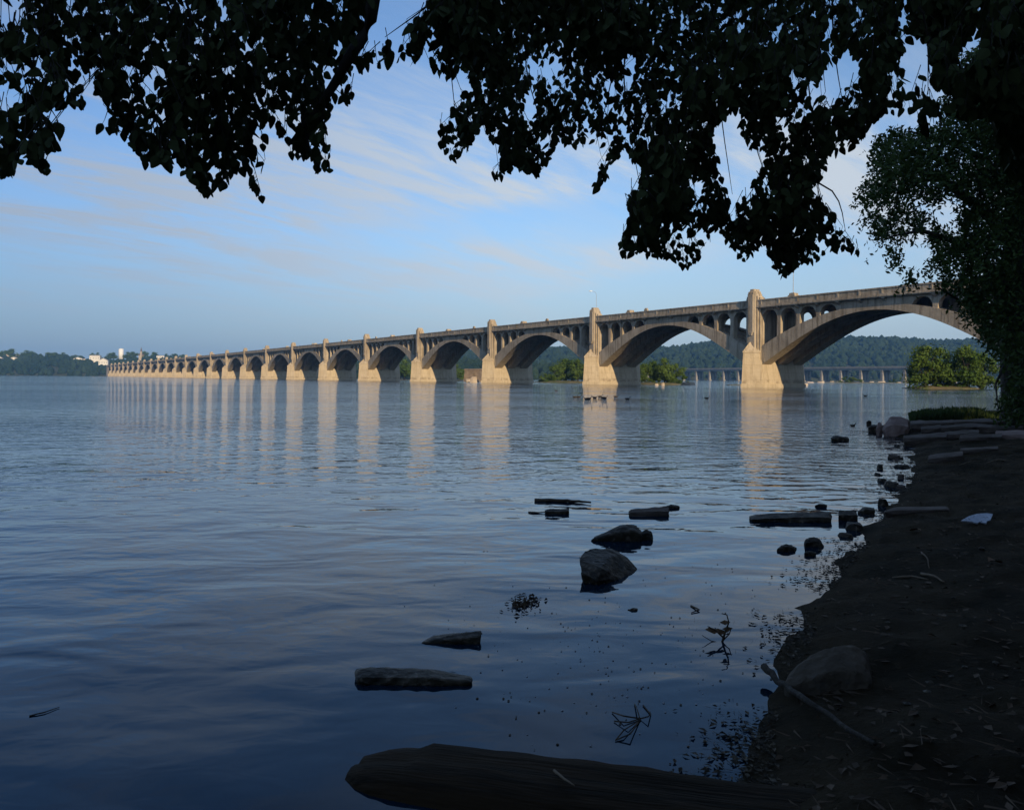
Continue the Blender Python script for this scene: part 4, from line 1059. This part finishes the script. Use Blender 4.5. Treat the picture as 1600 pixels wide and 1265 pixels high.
while cnt < 2600:
    y = 2.6 + 22 * rr.random() ** 1.6; x = rr.uniform(.8, .68 * y + 1.5)
    d = shore_dist(x, y)
    if d < .05: continue
    z = ground_z(x, y) + .004; s = rr.uniform(.012, .045) * (.75 + .02 * y); a = rr.uniform(0, 6.28); c, sn = math.cos(a) * s, math.sin(a) * s
    if rr.random() < .55: m.add([(x - c, y - sn, z), (x + sn * .45, y - c * .45, z + .006), (x + c, y + sn, z + .012 * rr.random()), (x - sn * .45, y + c * .45, z + .02 * rr.random())], [(0, 1, 2), (0, 2, 3)])
    else: m.add([(x - c * 2, y - sn * 2, z), (x - c * 2 + .006, y - sn * 2 + .004, z + .006), (x + c * 2, y + sn * 2, z + .016)], [(0, 1, 2)])
    cnt += 1
tag(m.build('mud_litter', MUDLEAF), 'dead leaves and twig bits strewn over the dark mud', 'litter', kind='stuff')
m = MB()
for k in range(240):
    y = 3 + 20 * rr.random() ** 1.5; x = rr.uniform(1.0, .68 * y + 1)
    d = shore_dist(x, y)
    if d < -.1: continue
    s = rr.uniform(.008, .032) * (.8 + .03 * y); z = ground_z(x, y) - s * .2
    iv, if_ = ICO1
    m.add([(x + a * s * rr.uniform(.8, 1.1), y + b * s * rr.uniform(.7, 1), z + e * s * .55) for a, b, e in iv], if_)
tag(m.build('pebbles', ROCK_WET), 'small dark pebbles in the bank mud', 'pebbles', kind='stuff')
m = MB()
for k in range(4200):
    u = rr.random(); x = 1424 + 140 * u
    mo = math.sin(math.pi * u) ** .6 * (.24 + .16 * noise.noise((u * 5, 0, 3)) + .10 * noise.noise((u * 17, 2, 3)))
    Y = 29 + rr.random() * 4
    p = at(x, 652, Y); p.z = .30 + mo * rr.random() * .9
    h = rr.uniform(.04, .22) * (.4 + 2 * mo); lx, ly = rr.uniform(-.12, .12), rr.uniform(-.12, .12)
    m.add([p + Vector((-.014, 0, -.25)), p + Vector((.014, 0, -.25)), p + Vector((lx * .6, ly * .6, h * .7)), p + Vector((lx, ly, h))], [(0, 1, 2), (0, 2, 3)])
tag(m.build('grass', GRASS), 'low green grass growing along the top of the far ledge', 'grass', kind='stuff')

# ------------------------------------------------------------------ overhanging tree
def inside(poly, x, y):
    c = False; j = len(poly) - 1
    for i in range(len(poly)):
        xi, yi = poly[i]; xj, yj = poly[j]
        if (yi > y) != (yj > y) and x < (xj - xi) * (y - yi) / (yj - yi) + xi: c = not c
        j = i
    return c
LEFTM = [(-150, -120), (592, -120), (588, 0), (566, 50), (556, 95), (548, 158), (522, 160), (508, 185), (514, 225), (523, 268), (500, 274), (472, 246), (452, 258), (450, 222), (434, 208), (420, 205), (412, 240), (421, 300), (408, 317), (392, 298), (378, 270), (355, 285), (330, 314), (304, 300), (290, 274), (270, 270), (250, 250), (226, 264), (214, 240), (198, 236), (188, 204), (160, 208), (143, 212), (148, 190), (163, 172), (155, 142), (122, 150), (137, 178), (110, 165), (90, 170), (98, 228), (72, 242), (76, 274), (55, 264), (40, 248), (15, 278), (-150, 285)]
THIN = [(552, 100), (562, 70), (600, 50), (640, 38), (660, 0), (680, -60), (770, -60), (720, 60), (694, 112), (676, 120), (662, 72), (642, 98), (612, 92), (590, 112), (562, 112)]
RIGHTM = [(680, -120), (1420, -120), (1402, 60), (1394, 140), (1402, 168), (1372, 172), (1346, 206), (1330, 228), (1305, 242), (1290, 228), (1302, 268), (1280, 274), (1275, 300), (1314, 322), (1300, 345), (1332, 365), (1360, 394), (1340, 388), (1312, 382), (1306, 414), (1282, 408), (1256, 402), (1236, 418), (1218, 430), (1205, 407), (1190, 378), (1172, 397), (1160, 407), (1140, 377), (1120, 360), (1096, 388), (1086, 414), (1060, 412), (1045, 397), (1020, 398), (1000, 392), (974, 400), (963, 375), (983, 335), (977, 312), (993, 265), (985, 245), (960, 240), (946, 282), (931, 302), (912, 320), (914, 296), (934, 250), (945, 226), (920, 216), (890, 226), (872, 216), (862, 242), (840, 274), (820, 266), (800, 252), (791, 277), (768, 300), (768, 270), (784, 240), (764, 226), (752, 186), (736, 222), (710, 252), (690, 237), (678, 224), (684, 190), (699, 168), (714, 153), (734, 130), (720, 108), (700, 120), (690, 133), (676, 116), (690, 80), (698, 50), (676, 20)]
HOLES = [[(1138, 168), (1157, 158), (1152, 198), (1176, 235), (1182, 214), (1192, 240), (1186, 268), (1160, 296), (1138, 300), (1122, 255), (1108, 202), (1120, 188)], [(1282, 104), (1320, 68), (1346, 86), (1340, 112), (1300, 146), (1268, 146), (1275, 120)], [(1078, 284), (1092, 266), (1100, 300), (1080, 308)],
         [(818, 140), (832, 124), (838, 160), (830, 190), (812, 186)], [(1202, 34), (1222, 26), (1214, 58), (1204, 54)], [(940, 118), (952, 116), (966, 152), (950, 150)], [(975, 84), (990, 82), (990, 130), (978, 128)], [(1228, 100), (1240, 92), (1240, 120), (1230, 120)], [(1286, 34), (1302, 10), (1300, 48), (1292, 56)], [(1330, 10), (1344, 8), (1344, 26), (1334, 24)],
         [(-10, 0), (14, 6), (14, 40), (-10, 42)], [(16, 36), (28, 40), (26, 56), (16, 52)], [(48, 88), (66, 92), (62, 104), (50, 98)], [(102, 20), (138, 4), (138, 24), (110, 36)], [(160, 10), (178, 0), (172, 28), (158, 26)], [(376, 66), (396, 64), (392, 80), (378, 80)], [(-10, 100), (26, 92), (28, 116), (-10, 116)]]
UPR = [(1418, -120), (1750, -120), (1750, 430), (1640, 330), (1560, 250), (1545, 170), (1500, 178), (1466, 165), (1492, 142), (1452, 128), (1446, 60), (1408, 40)]
HOLES_U = [[(1498, 60), (1524, 28), (1536, 60), (1522, 88), (1488, 104), (1485, 85)], [(1505, 150), (1540, 142), (1530, 162), (1508, 164)]]
STRAND = [(1385, 20), (1420, 40), (1445, 90), (1450, 130), (1478, 175), (1465, 198), (1440, 200), (1425, 165), (1400, 180), (1396, 110)]
def leaf_geo(npts):
    """ovate toothed leaf with a drawn-out tip, base at 0, tip at z=-1"""
    ts = [0, .05, .13, .22, .32, .42, .53, .64, .75, .86, 1.0] if npts > 8 else [0, .08, .22, .36, .52, .70, .86, 1.0]
    wd = lambda t: .37 * (math.sin(math.pi * min(1, t ** .62)) ** .8) * (1 - .25 * t) if 0 < t < 1 else 0
    v = []; f = []
    left = []; right = []; mid = []
    for i, t in enumerate(ts):
        mid.append(len(v)); v.append((0, 0, -t))
        if 0 < i < len(ts) - 1:
            w = wd(t)
            left.append(len(v)); v.append((-w, .10 * w, -t - .045)); right.append(len(v)); v.append((w, .10 * w, -t - .045))
            if npts > 8:
                w2 = w * .88; left.append(len(v)); v.append((-w2, .09 * w2, -t - .05 - .012)); right.append(len(v)); v.append((w2, .09 * w2, -t - .062))
    per = 2 if npts > 8 else 1
    n = len(ts)
    for i in range(n - 1):
        for side, flip in ((left, False), (right, True)):
            a = mid[i]; b = mid[i + 1]
            li = side[(i - 1) * per:(i - 1) * per + per] if i > 0 else []
            lj = side[i * per:i * per + 1] if i < n - 2 else []
            poly = [a] + li + lj + [b]
            if len(poly) < 3: continue
            f.append(tuple(poly) if not flip else tuple(reversed(poly)))
    return [Vector(p) for p in v], f
LG_HI, LG_LO = leaf_geo(11), leaf_geo(8)
tree = empty('overhanging_tree', Vector((3.2, -0.6, ground_z(3.2, -0.6))))
tag(tree, 'broad leaved tree whose dark boughs hang across the top of the photo', 'tree')
T0 = tree.location.copy()
br = MB()
def limb(pts, rads, n=8):
    q = []; r = []
    for i in range(len(pts) - 1):
        for k in range(4):
            t = k / 4
            a = Vector(pts[max(i - 1, 0)]); b = Vector(pts[i]); c = Vector(pts[i + 1]); d = Vector(pts[min(i + 2, len(pts) - 1)])
            q.append(.5 * ((2 * b) + (c - a) * t + (2 * a - 5 * b + 4 * c - d) * t * t + (3 * b - a - 3 * c + d) * t ** 3)); r.append(rads[i] + (rads[i + 1] - rads[i]) * t)
    q.append(Vector(pts[-1])); r.append(rads[-1])
    br.tube([p - T0 + Vector((0, 0, 0)) for p in q], r, n)
tk_ = MB(); tk_.tube([(0, 0, -.4), (.05, 0, .8), (-.1, .1, 2.2), (-.05, .2, 3.6)], [.34, .25, .22, .17], 12); tk_.build('trunk', BARK, tree, True)
top = T0 + Vector((-.05, .2, 3.6))
limb([top, Vector((1.2, .8, 5.0)), Vector((-.2, 2.2, 5.0)), Vector((-.72, 3.6, 4.25)), at(585, -10, 3.85), at(540, 100, 3.8), at(500, 165, 3.75), at(452, 226, 3.72)], [.15, .12, .09, .05, .034, .026, .018, .006])
limb([at(500, 165, 3.75), at(480, 215, 3.75), at(500, 262, 3.72)], [.016, .008, .004], 6)
limb([top, Vector((1.6, 1.6, 5.3)), Vector((1.0, 3.6, 5.0)), Vector((.3, 5.0, 4.6))], [.14, .10, .07, .03])
limb([top, Vector((3.0, 2.0, 5.4)), Vector((2.6, 4.4, 5.2)), Vector((2.0, 5.8, 4.9))], [.14, .10, .06, .03])
limb([Vector((1.2, .8, 5.0)), Vector((-1.5, 1.8, 4.6)), Vector((-2.4, 3.0, 4.0)), Vector((-2.9, 3.6, 3.4))], [.09, .07, .045, .02])
limb([top, Vector((4.2, 2.4, 5.0)), Vector((4.4, 5.0, 5.2)), Vector((4.2, 6.4, 5.0))], [.12, .09, .06, .03])
leaves = []   # (position, direction, normal, length)
def hang(poly, holes, n, Y0, Y1, fill, seed, size=(.065, .10), edge=0.0):
    rr = random.Random(seed)
    xs_ = [p[0] for p in poly]; ys_ = [p[1] for p in poly]
    made = 0; tries = 0
    while made < n and tries < n * 60:
        tries += 1
        x, y = rr.uniform(min(xs_), max(xs_)), rr.uniform(min(ys_), max(ys_))
        if not inside(poly, x, y) or any(inside(h, x, y) for h in holes): continue
        if .8 * noise.noise((x * .018, y * .018, seed)) + .6 * noise.noise((x * .055, y * .055, seed)) < fill - (.25 if y < 60 else -.05 if y > 200 else 0): continue
        Y = Y0 + (Y1 - Y0) * (.5 + .75 * noise.noise((x * .006, seed, y * .006)) + rr.uniform(-.25, .25))
        q_ = rr.uniform(0, 6.28)
        if not inside(poly, x + 34 * math.cos(q_), y + 34 * math.sin(q_)) and rr.random() < .5: continue
        p = at(x, y, Y)
        d = Vector((rr.gauss(0, .45), rr.gauss(0, .4), -1)).normalized()
        k = rr.randrange(4, 8); L = rr.uniform(.10, .24); last = p
        tw_pts = [p]
        for i in range(k):
            q = p + d * L * (i + .5) / k
            s = rr.uniform(*size)
            out = Vector((rr.gauss(0, .7), rr.gauss(0, .6), 0)); out = out.normalized() if out.length > .01 else Vector((1, 0, 0))
            ld = (Vector((0, 0, -1)) + out * rr.uniform(.15, 1.25)).normalized()
            tip = q + ld * (s + .02)
            sx = 800 + tip.x / tip.y * FOC; sy = HOR - (tip.z - EYE) / tip.y * FOC
            c_ = q + ld * s * .5
            mx, my = 800 + c_.x / c_.y * FOC, HOR - (c_.z - EYE) / c_.y * FOC
            if not inside(poly, mx, my) or any(inside(h, mx, my) for h in holes): continue
            if not inside(poly, sx, sy - 12): continue
            nr = ld.orthogonal(); nr.rotate(Quaternion(ld, rr.uniform(0, 6.28)))
            # leaves show their broad side more often than their edge
            nr = (nr + Vector((0, -1, 0)) * rr.uniform(0, 1.0) * (1 if nr.y < 0 else -1)); nr = (nr - ld * nr.dot(ld)).normalized()
            leaves.append((q + ld * .02, ld, nr, s)); made += 1
            br.tube([q - T0, q + ld * .024 - T0], .0012, 3, False); last = q
        if last is not p: br.tube([p - d * .02 - T0, p - T0, last - T0], [.0024, .002, .0012], 4, False)
hang(LEFTM, HOLES, 5400, 3.0, 4.4, -.25, 11, (.040, .072))
hang(THIN, [], 230, 3.6, 4.2, -1, 12, (.045, .08))
hang(RIGHTM, HOLES, 13500, 3.6, 6.2, -.22, 13, (.040, .070))
hang(UPR, HOLES_U, 7500, 3.6, 6.0, -.6, 14, (.046, .08))
hang(STRAND, [], 70, 4.2, 4.8, -.2, 15, (.05, .08))
# thin boughs that carry the hanging leaves
rr = random.Random(77)
for (x0, y0), (x1, y1), Y in [((60, -60), (40, 200), 3.5), ((20, -60), (70, 240), 3.4), ((150, -60), (180, 195), 3.6), ((230, -80), (330, 290), 3.6), ((330, -60), (405, 300), 3.7), ((280, -60), (240, 235), 3.6), ((420, -60), (420, 180), 3.8), ((720, -60), (575, 85), 3.9), ((760, -60), (700, 225), 4.4), ((820, -60), (790, 270), 4.6),
        ((870, -60), (840, 250), 4.6), ((960, -60), (925, 290), 4.8), ((1010, -60), (1000, 380), 5.0), ((1060, -60), (1075, 395), 5.0), ((1120, -60), (1150, 385), 5.2), ((1200, -60), (1215, 410), 5.0), ((1230, -60), (1290, 395), 5.2), ((1215, 250), (1345, 385), 5.2), ((1310, -60), (1320, 220), 5.0), ((1370, -60), (1375, 165), 5.0), ((1385, -40), (1465, 190), 4.5), ((1600, 150), (1490, 145), 4.6), ((1560, -60), (1540, 150), 4.6)]:
    a, b = at(x0, y0, Y + .1), at(x1, y1, Y)
    b = a.lerp(b, .82)
    mid = a.lerp(b, .5) + Vector((rr.uniform(-.16, .16), rr.uniform(-.2, .2), .03))
    up_ = a + Vector((rr.uniform(-.3, .3), -.3, .5))
    limb([up_, a, mid, b], [.014, .009, .005, .0015], 5)
br.build('branches', BARK, tree, True)
def leaf_world(geo, q, ld, nr, s):
    x = nr.cross(-ld).normalized()
    return [tuple(q + x * (p.x * s) + nr * (p.y * s) + (-ld) * (p.z * s)) for p in geo[0]]
LEAFM = mesh('leaf', [tuple(p) for p in LG_HI[0]], LG_HI[1])
def shows(l):
    q, ld, nr, s = l
    c = q + ld * s * .5
    x, y = 800 + c.x / c.y * FOC, HOR - (c.z - EYE) / c.y * FOC
    if not (-5 < x < 1605 and -5 < y < 700): return -1
    v = (c - Vector((0, 0, EYE))); 
    return (s / c.y) ** 2 * abs(nr.dot(v.normalized())) - .000012 * 0
leaves.sort(key=shows, reverse=True)
for q, ld, nr, s in leaves[:300]:
    o = link('leaf', LEAFM, LEAF, tree)
    zax = -ld; xax = nr.cross(zax).normalized(); yax = nr
    M = Matrix((xax, yax, zax)).transposed().to_4x4()
    o.matrix_local = Matrix.Translation(q - T0) @ M @ Matrix.Scale(s, 4)
fm = MB()
for q, ld, nr, s in leaves[300:]:
    fm.add(leaf_world(LG_HI if s / q.y > .016 else LG_LO, q - T0, ld, nr, s), LG_HI[1] if s / q.y > .016 else LG_LO[1])
fo = fm.build('foliage', LEAF, tree); fo['kind'] = 'stuff'

# ------------------------------------------------------------------ small-leaved tree on the right bank
bt0 = on_ground(1605, 664); 
bt = empty('bank_tree', bt0)
tag(bt, 'tall small leaved tree with a dark trunk standing on the right bank', 'tree')
Yt = bt0.y
m = MB()
def bl_(x, y, Y=None): return at(x, y, Y or Yt) - bt0
m.tube([bl_(1606, 690), bl_(1602, 640), bl_(1594, 560), bl_(1586, 480), bl_(1590, 380), bl_(1600, 260), bl_(1610, 120)], [.95, .62, .52, .46, .38, .26, .12], 12)
m.build('trunk', BARK, bt, True)
m = MB()
for path, r in (([(1588, 470), (1550, 420), (1500, 380), (1440, 360), (1390, 370)], .16), ([(1590, 400), (1540, 330), (1470, 280), (1400, 250), (1370, 260)], .18), ([(1596, 320), (1540, 250), (1480, 220), (1420, 205)], .15), ([(1586, 500), (1540, 480), (1500, 470), (1460, 445)], .10), ([(1592, 560), (1570, 570), (1556, 600), (1560, 640)], .07), ([(1600, 260), (1560, 190), (1510, 180)], .12)):
    k = len(path)
    m.tube([bl_(x, y, Yt - .5 * i * rnd.uniform(-1, 1.2)) for i, (x, y) in enumerate(path)], [r * (1 - .85 * i / (k - 1)) for i in range(k)], 6)
m.build('branches', BARK, bt, True)
BANKP = [(1348, 292), (1362, 250), (1370, 215), (1395, 186), (1420, 190), (1450, 200), (1470, 176), (1490, 140), (1500, 80), (1540, 60), (1760, 40), (1760, 672), (1590, 660), (1562, 648), (1546, 610), (1556, 565), (1556, 552), (1534, 530), (1520, 492), (1502, 470), (1502, 450), (1470, 440), (1440, 436), (1400, 425), (1384, 400), (1360, 355), (1340, 302)]
m = MB(); rr = random.Random(31); made = 0
while made < 60000:
    x, y = rr.uniform(1330, 1760), rr.uniform(40, 672)
    if not inside(BANKP, x + 26 * noise.noise((x * .03, y * .03, 5)) - 12 * abs(noise.noise((x * .09, y * .09, 3))), y + 22 * noise.noise((x * .03, y * .03, 15))): continue
    nz = noise.noise((x * .022, y * .03, 2)) + .6 * noise.noise((x * .07, y * .07, 8))
    den = .9
    if x < 1500 and 300 < y < 440: den = -.22
    if 1540 < x < 1572 and y > 555: den = .05
    if x < 1420 and y < 300: den = .5
    if nz > den + .25 * rr.random() and not (x > 1572): continue
    if x > 1600 and rr.random() < .6: continue
    Y = Yt + rr.gauss(0, 1.5)
    p0 = at(x, y, Y) - bt0
    d = Vector((rr.gauss(0, .5), rr.gauss(0, .5), -1)).normalized()
    for i in range(rr.randrange(4, 9)):
        q = p0 + d * i * .09 + Vector((rr.gauss(0, .05), rr.gauss(0, .05), 0))
        s = rr.uniform(.05, .10)
        a = Vector((rr.gauss(0, 1), rr.gauss(0, 1), -.7 + rr.gauss(0, .5))).normalized(); b = a.orthogonal().normalized(); b.rotate(Quaternion(a, rr.uniform(0, 6.28)))
        m.add([q - a * s, q - b * s * .45, q + a * s, q + b * s * .45], [(0, 1, 2), (0, 2, 3)]); made += 1
cr = m.build('crown', LEAF_BANK, bt); cr['kind'] = 'stuff'

# ------------------------------------------------------------------ wooded slope behind the camera (shades the bank)
m = MB(); tm = MB(); rr = random.Random(17); made = 0
while made < 260:
    x, y = rr.uniform(-40, 90), rr.uniform(-75, 60)
    d = shore_dist(x, y)
    if d < 9 or d > 60 or (y > 0 and x < .78 * y + 9): continue
    z = ground_z(x, y); h = rr.uniform(9, 14)
    tm.tube([(x, y, z - .5), (x + rr.uniform(-.4, .4), y, z + h * .6)], [.25, .1], 6)
    for k in range(3):
        r = rr.uniform(1.8, 3.0); cx_, cy_, cz_ = x + rr.gauss(0, 1.2), y + rr.gauss(0, 1.2), z + h * rr.uniform(.35, .95)
        iv, if_ = ICO2
        m.add([(cx_ + a * r * (j := rr.uniform(.75, 1.2)), cy_ + b * r * j, cz_ + e * r * j) for a, b, e in iv], if_)
    made += 1
w_ = m.build('slope_wood', LEAF_FAR); tag(w_, 'dense woods on the slope behind the bank', 'woods', kind='stuff')
tw_ = tm.build('slope_trunks', BARK); tag(tw_, 'trunks of the woods on the slope behind the bank', 'woods', kind='stuff')

# ------------------------------------------------------------------ haze
hz = MB(); hz.box(-4600, 4600, -4600, 4600, -4.5, 150)
m_, t_, p_ = material('haze_air')
t_.nodes.remove(p_)
pv = N(t_, 'ShaderNodeVolumePrincipled'); pv.inputs['Color'].default_value = (0.20, 0.48, 1.0, 1); pv.inputs['Density'].default_value = 0.00014
t_.links.new(pv.outputs[0], t_.nodes['Material Output'].inputs['Volume'])
hb = hz.build('haze', m_); tag(hb, 'thin blue summer haze over the river', 'haze', kind='stuff')
